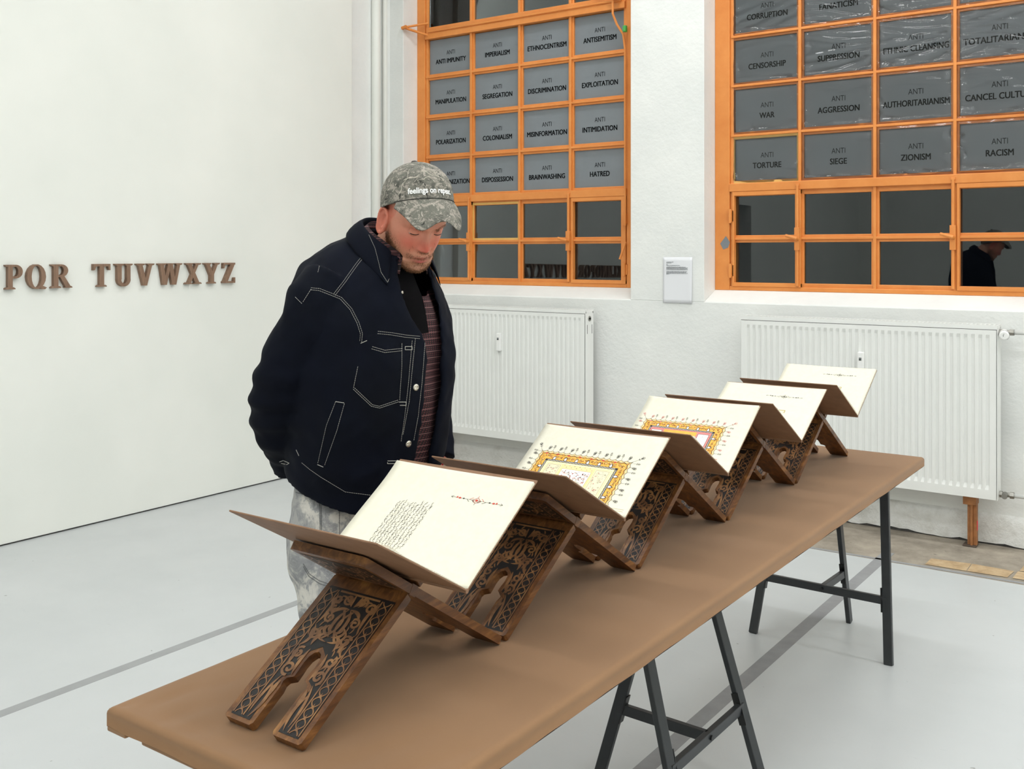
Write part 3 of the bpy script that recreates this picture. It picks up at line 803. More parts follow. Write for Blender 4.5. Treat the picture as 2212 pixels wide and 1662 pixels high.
    if ch == 'H': return 0.88, [R(.12, 0, .12 + st, 1), R(.58, 0, .58 + st, 1), R(.25, .45, .62, .54), serif(.02, .40, 0, 1), serif(.48, .87, 0, 1), serif(.02, .40, 1, 0), serif(.48, .87, 1, 0)]
Z0L, HL = 1.368, 0.132
LET = dict(P=(2.79, 2.884), Q=(2.907, 3.02), R=(3.048, 3.16), T=(3.299, 3.412), U=(3.436, 3.555), V=(3.58, 3.703), W=(3.73, 3.903), X=(3.926, 4.047), Y=(4.068, 4.189), Z=(4.211, 4.316),
           O=(2.655, 2.765), N=(2.525, 2.638), M=(2.375, 2.508), L=(2.265, 2.352), K=(2.135, 2.248), J=(2.06, 2.118), I=(1.98, 2.04), H=(1.85, 1.965))
for ch in 'HIJKLMNOPQRTUVWXYZ':
    (ya, yb) = LET[ch]; wd, polys = glyph(ch); mb = MB(); sx = (yb - ya) / wd
    for k, p in enumerate(polys):
        if sum(p[i][0] * p[(i + 1) % len(p)][1] - p[(i + 1) % len(p)][0] * p[i][1] for i in range(len(p))) < 0: p = p[::-1]
        mb.prism(p, lambda u, v, d: (XL + d, ya + u * sx, Z0L + v * HL), 0.0005, 0.0245 + 0.00015 * (k % 12))
    o = mb.build('wall_letter', M['letter'], bevel=0.0012, seg=1)
    tag(o, 'brown wooden capital letter %s mounted on the left wall' % ch, 'letter', 'brown wooden alphabet letters on the left wall')
# ------------------------------------------------------------------ table and trestles
T = 0.72
TX0, TX1, TY0, TY1 = -1.688, -1.002, 1.083, 4.362
tb = thing('exhibition_table', 'long narrow table top stretched with brown cloth, carrying five book stands', 'table', ((TX0 + TX1) / 2, (TY0 + TY1) / 2, 0.682))
mb = MB(); nx, ny = 46, 200; rr = 0.013
def easer(u):     # grid lines crowd towards the rounded rim
    return 0.5 - 0.5 * math.cos(math.pi * u)
vs_ = []
for j in range(ny + 1):
    for i in range(nx + 1):
        u, q = easer(i / nx), easer(j / ny)
        x = TX0 + (TX1 - TX0) * u; y = TY0 + (TY1 - TY0) * q
        dz = 0.0
        for dd in (x - TX0, TX1 - x, y - TY0, TY1 - y):
            if dd < rr: dz = max(dz, rr - math.sqrt(max(0.0, rr * rr - (rr - dd) ** 2)))
        rim = min(x - TX0, TX1 - x, y - TY0, TY1 - y)
        wr = 0.0022 * math.sin(x * 95 + 2.5 * math.sin(y * 9) + y * 30) * math.exp(-((y - TY0) / 0.14)) * max(0, 1 - (x - TX0) / 0.5)
        wr += 0.0014 * math.sin(x * 70 - y * 22) * math.exp(-((y - TY0 - 0.05) / 0.2) ** 2)
        wr = min(0.0, wr) * 1.6
        vs_.append((x, y, T - dz + wr * min(1, max(0, rim) / 0.03)))
mb.add(vs_, [(j * (nx + 1) + i, j * (nx + 1) + i + 1, (j + 1) * (nx + 1) + i + 1, (j + 1) * (nx + 1) + i) for j in range(ny) for i in range(nx)])
rimi = [i for i in range(nx + 1)] + [j * (nx + 1) + nx for j in range(1, ny + 1)] + [ny * (nx + 1) + i for i in range(nx - 1, -1, -1)] + [j * (nx + 1) for j in range(ny - 1, 0, -1)]
low = []
for k, i in enumerate(rimi):
    x, y, z = vs_[i]
    low.append((x, y, 0.683 + 0.0012 * math.sin(k * 0.55)))
o0 = len(mb.v); mb.v += low; nR = len(rimi)
for k in range(nR):
    mb.f.append((rimi[k], o0 + k, o0 + (k + 1) % nR, rimi[(k + 1) % nR])); mb.m.append(0)
mb.f.append(tuple(o0 + k for k in range(nR))); mb.m.append(0)
mb.build('cloth_top', M['cloth'], tb, smooth=True)
mb = MB()   # turned-under cloth hems and corner folds
for (x, y, sx, sy) in ((TX1 - 0.035, TY1 - 0.05, 0.03, 0.06), (TX0 + 0.03, TY0 + 0.02, 0.03, 0.04), (TX0 + 0.20, TY0 + 0.014, 0.10, 0.02)):
    mb.box((x - sx, y - sy / 2, 0.674), (x + sx * 0.9, y + sy / 2, 0.684))
mb.build('cloth_hem', M['cloth'], tb, bevel=0.003)

def trestle(feet, ridge, single_top, zbar, label):
    """feet: two paired feet and the single one; ridge: the two ends of the top bar"""
    f0, f1, f2 = [Vector(p) for p in feet]; r0, r1 = [Vector(p) for p in ridge]; st = Vector(single_top)
    g = thing('trestle', label, 'trestle', ((f0 + f1 + f2) / 3 * 1.0).to_tuple(), 'black steel trestles under the table')
    W_, H_ = 0.034, 0.019
    ax = (r1 - r0).normalized()
    o = MB().bar(r0 - ax * 0.02, r1 + ax * 0.02, 0.030, 0.022).build('top_bar', M['black_steel'], g, bevel=0.002)
    for (f, r) in ((f0, r0), (f1, r1), (f2, st)):
        MB().bar(f, r, W_, H_, up=ax if f is f2 else (f2 - st).cross(Vector((0, 0, 1))).cross(Vector((0, 0, 1)))).build('leg', M['black_steel'], g, bevel=0.0025)
    at = lambda f, r: f + (r - f) * (zbar / r.z)
    p0, p1, p2 = at(f0, r0), at(f1, r1), at(f2, st)
    MB().bar(p0, p1, 0.018, 0.030).build('cross_bar', M['black_steel'], g, bevel=0.002)
    MB().bar((p0 + p1) / 2, p2, 0.018, 0.030).build('cross_bar', M['black_steel'], g, bevel=0.002)
    out = (p0 - p2); out.z = 0; out.normalize()
    for p, f, r in ((p0, f0, r0), (p1, f1, r1), (p2, f2, st)):
        d = (r - f).normalized(); dirx = ((p0 + p1) / 2 - p); dirx.normalize()
        MB().bar(p + dirx * 0.020 - d * 0.045, p + dirx * 0.020 + d * 0.045, 0.022, 0.004, up=dirx).build('bolt_plate', M['black_bolt'], g)
    mid = (p0 + p1) / 2; sd = (mid - p2).normalized()
    MB().tube([mid, mid + sd * 0.014], 0.007, 12).build('bolt', M['black_bolt'], g)
    return g
trestle([(-1.572, 3.935, 0.0), (-1.030, 3.925, 0.0), (-1.285, 4.285, 0.0)], [(-1.505, 4.075, 0.670), (-1.085, 4.070, 0.670)], (-1.290, 4.095, 0.665), 0.225,
        'black steel trestle under the far end of the table')
trestle([(-1.092, 2.315, 0.0), (-1.080, 2.792, 0.0), (-1.520, 2.600, 0.0)], [(-1.300, 2.405, 0.670), (-1.300, 2.815, 0.670)], (-1.305, 2.560, 0.665), 0.225,
        'black steel trestle under the near half of the table')

# ------------------------------------------------------------------ carved book stands
SW = 0.0975; TH = 0.0085; SX = -1.3585
LEG = 0.346; UP = 0.163
GAP = [(0.026, 0.0), (0.0262, 0.080), (0.0295, 0.092), (0.0270, 0.100), (0.0135, 0.107), (0.0140, 0.120), (0.0155, 0.136), (0.0140, 0.151), (0.0085, 0.161), (0.0, 0.165)]
def gap_at(s):
    for (a0, s0), (a1, s1) in zip(GAP, GAP[1:]):
        if s0 <= s <= s1: return a0 + (a1 - a0) * (s - s0) / max(1e-6, s1 - s0)
    return 0.0
def leg_outline(inset=0.0, s_lo=0.0, s_hi=None, corner=0.006):
    if s_hi is None: s_hi = LEG - 0.010
    w = SW - inset
    out = [(-w, s_lo + (0.004 if inset == 0 else 0)), (-w + 0.004, s_lo)]
    left = [(-(g + inset), max(s, s_lo)) for g, s in GAP if s >= s_lo or s == 0.0]
    if inset == 0: left = [(left[0][0] - 0.005, s_lo), (left[0][0], s_lo + 0.006)] + left[1:]
    left[-1] = (0.0, GAP[-1][1] + inset)
    right = [(-x, s) for x, s in reversed(left[:-1])]
    out += left + right
    out += [(w - 0.004, s_lo), (w, s_lo + (0.004 if inset == 0 else 0)), (w, s_hi - corner), (w - corner, s_hi), (-w + corner, s_hi), (-w, s_hi - corner)]
    return out
def spiral(cx, cy, r0, turns, a0, sgn=1, n=20):
    return [(cx + r0 * (1 - 0.82 * i / n) * math.cos(a0 + sgn * turns * 2 * math.pi * i / n), cy + r0 * (1 - 0.82 * i / n) * math.sin(a0 + sgn * turns * 2 * math.pi * i / n)) for i in range(n + 1)]
def quadcurve(p0, p1, p2, n=12):
    return [((1 - t_) ** 2 * p0[0] + 2 * t_ * (1 - t_) * p1[0] + t_ * t_ * p2[0], (1 - t_) ** 2 * p0[1] + 2 * t_ * (1 - t_) * p1[1] + t_ * t_ * p2[1]) for t_ in [i / n for i in range(n + 1)]]
def carve_leg(fn, seed):
    """dark recess with raised braid, scrolls and palmettes on the outer face of a leg panel"""
    r = random.Random(seed)
    rec = MB(); h = 0.0005
    rec.flat(leg_outline(0.011, 0.008, LEG - 0.040, 0.002), fn, h)
    rel = MB(); k = [0]
    def S(pts, w, taper=False):
        k[0] += 1
        rel.strip(pts, w * 1.5 if w > 0.0029 else w * 1.2, fn, h + 0.0007 + 0.00002 * (k[0] % 9), 0, taper)
    for sx in (-1, 1):
        xc = sx * 0.0705; nn = 90; s0, s1 = 0.012, LEG - 0.046
        for ph in (0, math.pi):
            S([(xc + 0.0095 * math.sin(2 * math.pi * (s0 + (s1 - s0) * i / nn) / 0.044 + ph), s0 + (s1 - s0) * i / nn) for i in range(nn + 1)], 0.0020)
        for i in range(int((s1 - s0) / 0.022)):
            cy = s0 + 0.011 + 0.022 * i
            rel.flat([(xc - 0.0052, cy - 0.004), (xc + 0.0052, cy - 0.004), (xc + 0.0012, cy + 0.0015), (xc, cy + 0.007), (xc - 0.0012, cy + 0.0015)], fn, h + 0.0008)
        S([(sx * 0.0575, s0), (sx * 0.0575, s1)], 0.0026); S([(sx * 0.0838, s0), (sx * 0.0838, s1)], 0.0022)
        # long tendrils beside the opening
        S(quadcurve((sx * 0.046, 0.012), (sx * 0.028, 0.055), (sx * 0.048, 0.085)), 0.0050, 2); S(quadcurve((sx * 0.051, 0.020), (sx * 0.056, 0.06), (sx * 0.040, 0.102)), 0.0042, 2)
        S(quadcurve((sx * 0.034, 0.060), (sx * 0.040, 0.075), (sx * 0.034, 0.092)), 0.0060, 2)
        S(spiral(sx * 0.038, 0.118, 0.015, 1.3, -1.2, sx), 0.0038); S(spiral(sx * 0.041, 0.152, 0.013, 1.2, 1.2, -sx), 0.0034)
        S(quadcurve((sx * 0.022, 0.108), (sx * 0.030, 0.135), (sx * 0.022, 0.165)), 0.0050, 2); S(quadcurve((sx * 0.053, 0.110), (sx * 0.042, 0.138), (sx * 0.053, 0.17)), 0.0040, 2)
        S(quadcurve((sx * 0.055, 0.165), (sx * 0.030, 0.185), (sx * 0.052, 0.215)), 0.0052, 2); S(spiral(sx * 0.040, 0.198, 0.013, 1.4, 0.4, sx), 0.0034)
        S(quadcurve((sx * 0.028, 0.172), (sx * 0.034, 0.195), (sx * 0.010, 0.205)), 0.0056, 2)
        # palmette: nested lobes fanned round the arch
        for j, (rr_, yy) in enumerate(((0.030, 0.205), (0.022, 0.212), (0.014, 0.217))):
            S([(sx * (0.002 + rr_ * math.sin(a_)), yy - rr_ * 0.62 * math.cos(a_)) for a_ in [math.pi * 0.78 * i / 14 for i in range(15)]], 0.0044, 2)
        S(quadcurve((sx * 0.004, 0.196), (sx * 0.026, 0.232), (sx * 0.002, 0.262)), 0.0056, 2); S(quadcurve((sx * 0.002, 0.262), (sx * 0.030, 0.262), (sx * 0.034, 0.244)), 0.0050, 2)
        S(spiral(sx * 0.032, 0.236, 0.012, 1.3, 2.4, -sx), 0.0034); S(spiral(sx * 0.018, 0.282, 0.012, 1.3, -0.6, sx), 0.0034)
        S(quadcurve((sx * 0.053, 0.215), (sx * 0.040, 0.255), (sx * 0.054, 0.29)), 0.0050, 2); S(spiral(sx * 0.043, 0.274, 0.013, 1.4, -1.0, sx), 0.0036)
        for j in range(3): S(quadcurve((sx * 0.003, 0.268), (sx * (0.010 + 0.008 * j), 0.290), (sx * (0.008 + 0.016 * j), 0.296 - 0.005 * j)), 0.0032, 2)
    for sx in (-1, 1):      # small leaves filling the ground between the scrolls
        for i in range(26):
            lx, ly = r.uniform(0.030, 0.053), r.uniform(0.095, LEG - 0.060); a_ = r.uniform(0.6, 2.4)
            if ly > 0.185 and r.random() < 0.6: lx = r.uniform(0.008, 0.053)
            S(quadcurve((sx * lx, ly), (sx * (lx + 0.007 * math.cos(a_) + 0.003), ly + 0.008), (sx * (lx + 0.010 * math.cos(a_)), ly + 0.015 * math.sin(a_)), 6), 0.0028, 2)
    S(quadcurve((-0.018, 0.190), (0.020, 0.225), (-0.012, 0.258)), 0.0034); S(quadcurve((0.018, 0.190), (-0.020, 0.225), (0.012, 0.258)), 0.0034)
    S([(-0.052, LEG - 0.047), (0.052, LEG - 0.047)], 0.0030)
    return rec, rel
def carve_top(fn, seed):
    rec = MB(); rel = MB(); h = 0.0005; s0, s1 = LEG + 0.032, LEG + UP - 0.022; w = SW - 0.011
    rec.flat([(-w, s0), (w, s0), (w, s1), (-w, s1)], fn, h)
    r = random.Random(seed)
    def S(pts, w_, tp=False): rel.strip(pts, w_ * 1.4, fn, h + 0.0007 + 0.00003 * r.random(), 0, tp)
    for sx in (-1, 1):
        xc = sx * 0.0705
        for ph in (0, math.pi): S([(xc + 0.0095 * math.sin(2 * math.pi * (s0 + (s1 - s0) * i / 40) / 0.044 + ph), s0 + (s1 - s0) * i / 40) for i in range(41)], 0.0018)
        S([(sx * 0.0575, s0), (sx * 0.0575, s1)], 0.0022)
        for (x, y, rr_, a_) in ((0.040, s0 + 0.018, 0.014, 0.5), (0.038, s0 + 0.052, 0.015, 2.2), (0.040, s0 + 0.084, 0.013, -1.0), (0.014, s0 + 0.066, 0.013, 1.0), (0.015, s0 + 0.030, 0.012, 3.0)):
            S(spiral(sx * x, y, rr_, 1.3, a_, sx), 0.0030)
        S(quadcurve((0, s0 + 0.004), (sx * 0.05, s0 + 0.05), (0, s1 - 0.006)), 0.0040, 2)
    return rec, rel
STANDS = [(1.165, 1.748), (1.753, 2.354), (2.360, 2.944), (2.951, 3.562), (3.569, 4.194)]
ORD = ['nearest of the five on the table', 'second from the near end of the table', 'third and middle one on the table', 'fourth, behind the second illuminated page', 'farthest, at the window end of the table']
stand_geo = []
for si, (y0, y1) in enumerate(STANDS):
    Yc = (y0 + y1) / 2; hs = (y1 - y0) / 2 - 0.005
    LEG = math.hypot(hs, 0.1875); al = math.acos(hs / LEG); ca, sa = math.cos(al), math.sin(al)
    z0 = T + TH * ca + 0.0004; zh = z0 + LEG * sa
    stand_geo.append((Yc, zh, al))
    root = thing('book_stand', 'carved dark wood folding book stand, ' + ORD[si], 'book stand', (SX, Yc, T), 'carved folding book stands on the brown table')
    for bd, sg in enumerate((1, -1)):
        fn = lambda u, s, d, sg=sg: (SX + u, Yc + sg * (-hs + s * ca - d * sa), z0 + s * sa + d * ca)
        mb = MB()
        mb.prism(leg_outline(), fn, -TH, TH)
        w = SW; a0, a1 = LEG + 0.016, LEG + UP
        mb.prism([(-w, a0), (w, a0), (w, a1 - 0.007), (w - 0.007, a1), (-w + 0.007, a1), (-w, a1 - 0.007)], fn, -TH, TH)
        fw = 2 * SW / 5
        for k in ((0, 2, 4) if bd == 1 else (1, 3)):
            xa = -SW + fw * k + 0.0004; xb_ = xa + fw - 0.0008
            mb.prism([(xa, LEG - 0.016), (xb_, LEG - 0.016), (xb_, LEG + 0.020), (xa, LEG + 0.020)], fn, -TH, TH)
            mb.prism([(xa - 0.0007, LEG - 0.010), (xb_ + 0.0007, LEG - 0.010), (xb_ + 0.0007, LEG + 0.010), (xa - 0.0007, LEG + 0.010)], fn, -TH * 1.25, TH * 1.25)
        pn = mb.build('carved_panel', M['wood'], root, bevel=0.0012, seg=1)
        # the outer faces are carved: the leg above, the rest below
        rec, rel = carve_leg(lambda u, s, d: fn(u, s, TH + d), si * 2 + bd)
        cv = rec.build('carved_ground', M['recess'], pn); cv['label'] = 'dark carved ground'
        rel.build('carved_relief', M['relief'], pn)
        rec, rel = carve_top(lambda u, s, d: fn(-u, s, -TH - d), si * 2 + bd)
        rec.build('carved_ground', M['recess'], pn); rel.build('carved_relief', M['relief'], pn)

# ------------------------------------------------------------------ books
BX0, BX1 = -1.502, -1.1315
def blob(cx, cy, rx, ry, n=10, rot=0.0):
    c, s = math.cos(rot), math.sin(rot)
    return [(cx + rx * math.cos(2 * math.pi * i / n) * c - ry * math.sin(2 * math.pi * i / n) * s, cy + rx * math.cos(2 * math.pi * i / n) * s + ry * math.sin(2 * math.pi * i / n) * c) for i in range(n)]
PEN = ['ink', 'ink_soft', 'red_ink', 'rose_ink', 'gold', 'peach', 'sand', 'pale_yellow', 'olive', 'white_ink', 'black_ink']
PI_ = {k: i for i, k in enumerate(PEN)}
class Art:
    def __init__(s, fn): s.mb = MB(); s.fn = fn
    def F(s, poly, lay, pen): s.mb.flat(poly, s.fn, 0.0003 + lay * 0.00012, PI_[pen]); return s
    def L(s, pts, w, lay, pen, taper=False): s.mb.strip(pts, w, s.fn, 0.0003 + lay * 0.00012, PI_[pen], taper); return s
    def rect(s, x0, y0, x1, y1, w, lay, pen):
        for p in ([(x0, y0), (x1, y0)], [(x1, y0), (x1, y1)], [(x1, y1), (x0, y1)], [(x0, y1), (x0, y0)]): s.L(p, w, lay, pen)
        return s
def headline(A, x0, x1, t_, colour, fine=1.0):
    xm = (x0 + x1) / 2; d = 'red_ink' if colour else 'ink'; q = 'ink' if colour else 'ink_soft'
    A.L([(x0, t_), (x1, t_)], 0.0007 * fine, 0, 'ink_soft')
    for sx in (-1, 1):
        e = x0 if sx < 0 else x1
        A.L([(e, t_), (e - sx * 0.006, t_ + 0.003)], 0.0007, 1, q); A.L([(e, t_), (e - sx * 0.006, t_ - 0.003)], 0.0007, 1, q)
        A.F(blob(xm + sx * 0.043, t_, 0.0034, 0.0022), 1, d); A.F(blob(xm + sx * 0.033, t_, 0.0022, 0.0018), 1, 'black_ink'); A.F(blob(xm + sx * 0.050, t_ + 0.001, 0.0018, 0.0026), 1, d)
        for k in range(3):
            A.L([(xm + sx * (0.024 - 0.006 * k), t_), (xm + sx * (0.020 - 0.006 * k), t_ + 0.004 * (1 if k % 2 else -1)), (xm + sx * (0.016 - 0.006 * k), t_ + 0.0055 * (1 if k % 2 else -1))], 0.0009, 1, q if k != 1 else d)
        A.L([(xm + sx * 0.0095, t_), (xm, t_ + 0.0075), (xm - sx * 0.0095, t_)], 0.0011, 1, d); A.L([(xm + sx * 0.0095, t_), (xm, t_ - 0.0075), (xm - sx * 0.0095, t_)], 0.0011, 1, d)
    A.F(blob(xm, t_, 0.0036, 0.0030, 8), 2, d); A.L([(xm, t_ + 0.007), (xm, t_ + 0.0125)], 0.0008, 1, d); A.L([(xm, t_ - 0.007), (xm, t_ - 0.0125)], 0.0008, 1, q)
def script(A, x0, x1, t0, t1, lines, seed):
    r = random.Random(seed)
    for k in range(lines):
        x = x0 + (x1 - x0) * (k + 0.5) / lines; t_ = t0 + r.uniform(0, 0.008); end = t1 - (0.006 * (k % 3 == 0)) + (0.006 if k > 6 else 0)
        while t_ < end:
            L_ = r.uniform(0.0035, 0.0065); kind = r.random(); w = r.uniform(0.0006, 0.0010)
            if kind < 0.55:
                a0 = r.uniform(2.4, 3.8); rr_ = L_ * 0.55
                A.L([(x + rr_ * 0.9 * math.sin(a0 + 3.6 * i / 8), t_ + rr_ + rr_ * math.cos(a0 + 3.6 * i / 8)) for i in range(9)], w, 0, 'ink', 2)
            elif kind < 0.85:
                A.L([(x - 0.002, t_), (x + 0.002, t_ + L_ * 0.3), (x - 0.0012, t_ + L_ * 0.6), (x + 0.0025, t_ + L_)], w, 0, 'ink')
            else:
                A.L(quadcurve((x + 0.004, t_), (x - 0.005, t_ + L_), (x + 0.003, t_ + L_ * 2.0), 8), w, 0, 'ink', 2)
            if r.random() < 0.4: A.F(blob(x + r.uniform(0.002, 0.0035), t_ + L_ * 0.5, 0.0005, 0.0005, 5), 0, 'ink')
            t_ += L_ * r.uniform(0.75, 1.05)
def sprig(A, x, t_, dx, dt, L_, pen, star=False):
    """a thin floral finial growing outwards from the scalloped border"""
    ax, at = x + dx * L_, t_ + dt * L_; px, pt = -dt, dx
    A.L([(x, t_), (ax, at)], 0.0006, 2, 'ink_soft')
    for (f, wv) in ((0.55, 0.0036), (0.78, 0.0030), (0.95, 0.0018)):
        bx, bt = x + dx * L_ * f, t_ + dt * L_ * f
        for s in (-1, 1): A.L([(bx, bt), (bx + (dx * 0.8 + s * px) * wv, bt + (dt * 0.8 + s * pt) * wv)], 0.0012, 2, pen)
    if star:
        for k in range(6):
            an = k * math.pi / 3; A.F(blob(ax + 0.0034 * math.cos(an), at + 0.0034 * math.sin(an), 0.0015, 0.0010, 6, an), 2, pen)
def illumination(A, cx, hw, tb_, tt, variant):
    r = random.Random(31 + variant); x0, x1 = cx - hw, cx + hw
    red = 'ink' if variant == 0 else 'rose_ink'
    # scalloped outline, walked from the lower left over the top to the lower right
    def scal(inset, amp, nside, ntop):
        pts = []
        a, b, c_ = x0 + inset, x1 - inset, tt - inset
        for i in range(nside * 8 + 1):
            q = i / (nside * 8); pts.append((a + amp * abs(math.sin(math.pi * q * nside)), tb_ + (c_ - tb_) * q))
        for i in range(1, ntop * 8):
            q = i / (ntop * 8); pts.append((a + (b - a) * q, c_ - amp * abs(math.sin(math.pi * q * ntop))))
        for i in range(nside * 8, -1, -1):
            q = i / (nside * 8); pts.append((b - amp * abs(math.sin(math.pi * q * nside)), tb_ + (c_ - tb_) * q))
        return pts
    o1 = scal(0.0, 0.0040, 8, 16); A.F(o1, 0, 'peach'); A.L(o1, 0.0013, 2, 'ink_soft')
    for k in range(0, len(o1), 2):
        x_, t_ = o1[k]; cxm, ctm = (cx, tb_ + 0.02); dx_, dt_ = cxm - x_, ctm - t_; l_ = math.hypot(dx_, dt_); A.L([(x_, t_), (x_ + dx_ / l_ * 0.006, t_ + dt_ / l_ * 0.006)], 0.0006, 2, 'olive')
    o2 = scal(0.0062, 0.0034, 8, 16); A.F(o2, 1, 'gold'); A.L(o2, 0.0010, 3, 'ink')
    o4 = scal(0.0125, -0.0036, 6, 12); A.L(o4, 0.0012, 3, 'ink')
    o3 = scal(0.018, -0.0035, 4, 7); A.L(o3, 0.0009, 3, 'olive'); 
    # arabesque on the gold ground
    bi = 0.036      # depth of the coloured border
    for side in range(3):
        if side == 0: path = lambda q: (x0 + 0.020, tb_ + (tt - 0.02 - tb_) * q)
        elif side == 1: path = lambda q: (x0 + 0.02 + (x1 - x0 - 0.04) * q, tt - 0.020)
        else: path = lambda q: (x1 - 0.020, tb_ + (tt - 0.02 - tb_) * q)
        L_ = (tt - tb_) if side != 1 else (x1 - x0); n = int(L_ / 0.0048)
        for i in range(n):
            px, pt = path((i + 0.5) / n); px += r.uniform(-0.003, 0.003); pt += r.uniform(-0.003, 0.003)
            a_ = r.uniform(0, 6.28)
            A.L(spiral(px, pt, r.uniform(0.003, 0.0055), 0.8, a_, r.choice((-1, 1)), 9), 0.0008, 3, 'ink'); A.F(blob(px + 0.003 * math.cos(a_), pt + 0.003 * math.sin(a_), 0.0012, 0.0008, 6, a_), 4, r.choice(['white_ink', 'red_ink', 'black_ink', 'pale_yellow']))
    # black knotted band with white drops
    b0 = bi - 0.007
    A.F([(x0 + b0, tb_), (x0 + b0, tt - b0), (x1 - b0, tt - b0), (x1 - b0, tb_)], 4, 'black_ink')
    for side in range(3):
        n = 60 if side == 1 else 34
        for ph in (0, math.pi):
            if side == 1: P_ = [(x0 + bi + (x1 - x0 - 2 * bi) * i / n, tt - bi + 0.0035 + 0.0018 * math.sin(i * 1.1 + ph)) for i in range(n + 1)]
            else:
                xx = x0 + bi - 0.0035 if side == 0 else x1 - bi + 0.0035
                P_ = [(xx + 0.0018 * math.sin(i * 1.1 + ph), tb_ + (tt - bi - tb_) * i / n) for i in range(n + 1)]
            A.L(P_, 0.0007, 5, 'white_ink')
    def drop(px, pt, dx, dt):
        a_ = math.atan2(dt, dx)
        sh = [(-0.004, 0), (-0.003, 0.0034), (0.001, 0.0042), (0.0085, 0), (0.001, -0.0042), (-0.003, -0.0034)]
        tr = lambda k: [(px + (u * math.cos(a_) - v * math.sin(a_)) * k, pt + (u * math.sin(a_) + v * math.cos(a_)) * k) for u, v in sh]
        A.F(tr(1.25), 5, 'black_ink'); A.F(tr(0.85), 6, 'white_ink')
    for i in range(6): drop(x0 + bi + (x1 - x0 - 2 * bi) * (i + 0.5) / 6, tt - bi + 0.0105, 0, 1)
    for i in range(3):
        drop(x0 + bi - 0.0105, tb_ + (tt - bi - tb_) * (i + 0.6) / 3.2, -1, 0); drop(x1 - bi + 0.0105, tb_ + (tt - bi - tb_) * (i + 0.6) / 3.2, 1, 0)
    for i in range(7): A.F(blob(x0 + (x1 - x0) * (i + 0.5) / 8 + 0.004, tt - 0.010, 0.0040, 0.0026, 7), 4, 'red_ink' if variant == 0 else 'rose_ink')
    # inner panels
    a, b, c_ = x0 + bi, x1 - bi, tt - bi
    if variant == 0:
        A.F([(a, tb_), (a, c_), (b, c_), (b, tb_)][::-1], 6, 'pale_yellow'); A.rect(a + 0.003, tb_, b - 0.003, c_ - 0.003, 0.0012, 7, 'white_ink')
        for (p, q) in ((a + 0.007, a + 0.050), (b - 0.050, b - 0.007)):
            A.F([(p, tb_), (q, tb_), (q, c_ - 0.007), (p, c_ - 0.007)], 7, 'sand'); A.rect(p + 0.003, tb_, q - 0.003, c_ - 0.010, 0.0010, 8, 'olive')
            for i in range(60):
                px = r.uniform(p + 0.006, q - 0.006); pt = r.uniform(tb_, c_ - 0.014)
                A.L(spiral(px, pt, 0.003, 0.7, r.uniform(0, 6), 1, 7), 0.0005, 8, 'ink_soft'); 
                if i % 3 == 0: A.F(blob(px, pt, 0.0014, 0.0014, 6), 9, 'rose_ink')
            A.L([(p + 0.006, c_ - 0.022), (q - 0.006, c_ - 0.022)], 0.0006, 8, 'ink_soft')
        p, q = a + 0.055, b - 0.055
        A.F([(p, tb_), (q, tb_), (q, c_ - 0.001), (p, c_ - 0.001)], 7, 'peach')
        for i in range(12): A.F(blob(p + (q - p) * (i + 0.5) / 12, c_ - 0.011 + 0.003 * (-1) ** i, 0.0018, 0.0011, 6, i), 8, r.choice(['ink_soft', 'rose_ink']))
        A.F([(p + 0.002, tb_), (q - 0.002, tb_), (q - 0.002, c_ - 0.020), (p + 0.002, c_ - 0.020)], 8, 'white_ink'); A.rect(p + 0.002, tb_, q - 0.002, c_ - 0.020, 0.0010, 9, 'olive')
        for i in range(240):
            px = r.uniform(p + 0.006, q - 0.006); pt = r.uniform(tb_, c_ - 0.025)
            A.L(spiral(px, pt, r.uniform(0.0015, 0.003), 0.8, r.uniform(0, 6), r.choice((-1, 1)), 7), 0.0007, 9, r.choice(['ink', 'ink', 'red_ink']))
            if i % 3 == 0: A.F(blob(px, pt, 0.0014, 0.0010, 6), 10, r.choice(['red_ink', 'black_ink']))
    else:
        A.F([(a, tb_), (a, c_), (b, c_), (b, tb_)][::-1], 6, 'gold')
        for i in range(150):
            px = r.uniform(a + 0.04, b - 0.04); pt = r.uniform(tb_, c_ - 0.004)
            A.L(spiral(px, pt, 0.003, 0.8, r.uniform(0, 6), r.choice((-1, 1)), 8), 0.0006, 7, 'olive')
        A.L([(a, c_ - 0.002), (b, c_ - 0.002)], 0.004, 7, 'rose_ink')
        for (p, q) in ((a, a + 0.046), (b - 0.046, b)):
            A.F([(p, tb_), (q, tb_), (q, c_ - 0.002), (p, c_ - 0.002)], 8, 'rose_ink'); A.F([(p + 0.006, tb_), (q - 0.006, tb_), (q - 0.006, c_ - 0.010), (p + 0.006, c_ - 0.010)], 9, 'white_ink'); A.rect(p + 0.006, tb_, q - 0.006, c_ - 0.010, 0.0011, 10, 'ink')
            for i in range(18): A.L(spiral(r.uniform(p + 0.012, q - 0.012), r.uniform(tb_, c_ - 0.016), 0.004, 0.8, r.uniform(0, 6), r.choice((-1, 1)), 8), 0.0006, 10, 'ink_soft')
    # finials
    for i in range(9):
        q = i / 8; x = x0 + (x1 - x0) * q
        if 0 < i < 8: sprig(A, x, tt, -0.10, 1, 0.021, 'ink_soft')
        if i < 8: sprig(A, x + (x1 - x0) / 16, tt - 0.003, 0.25, 1, 0.016, red, True)
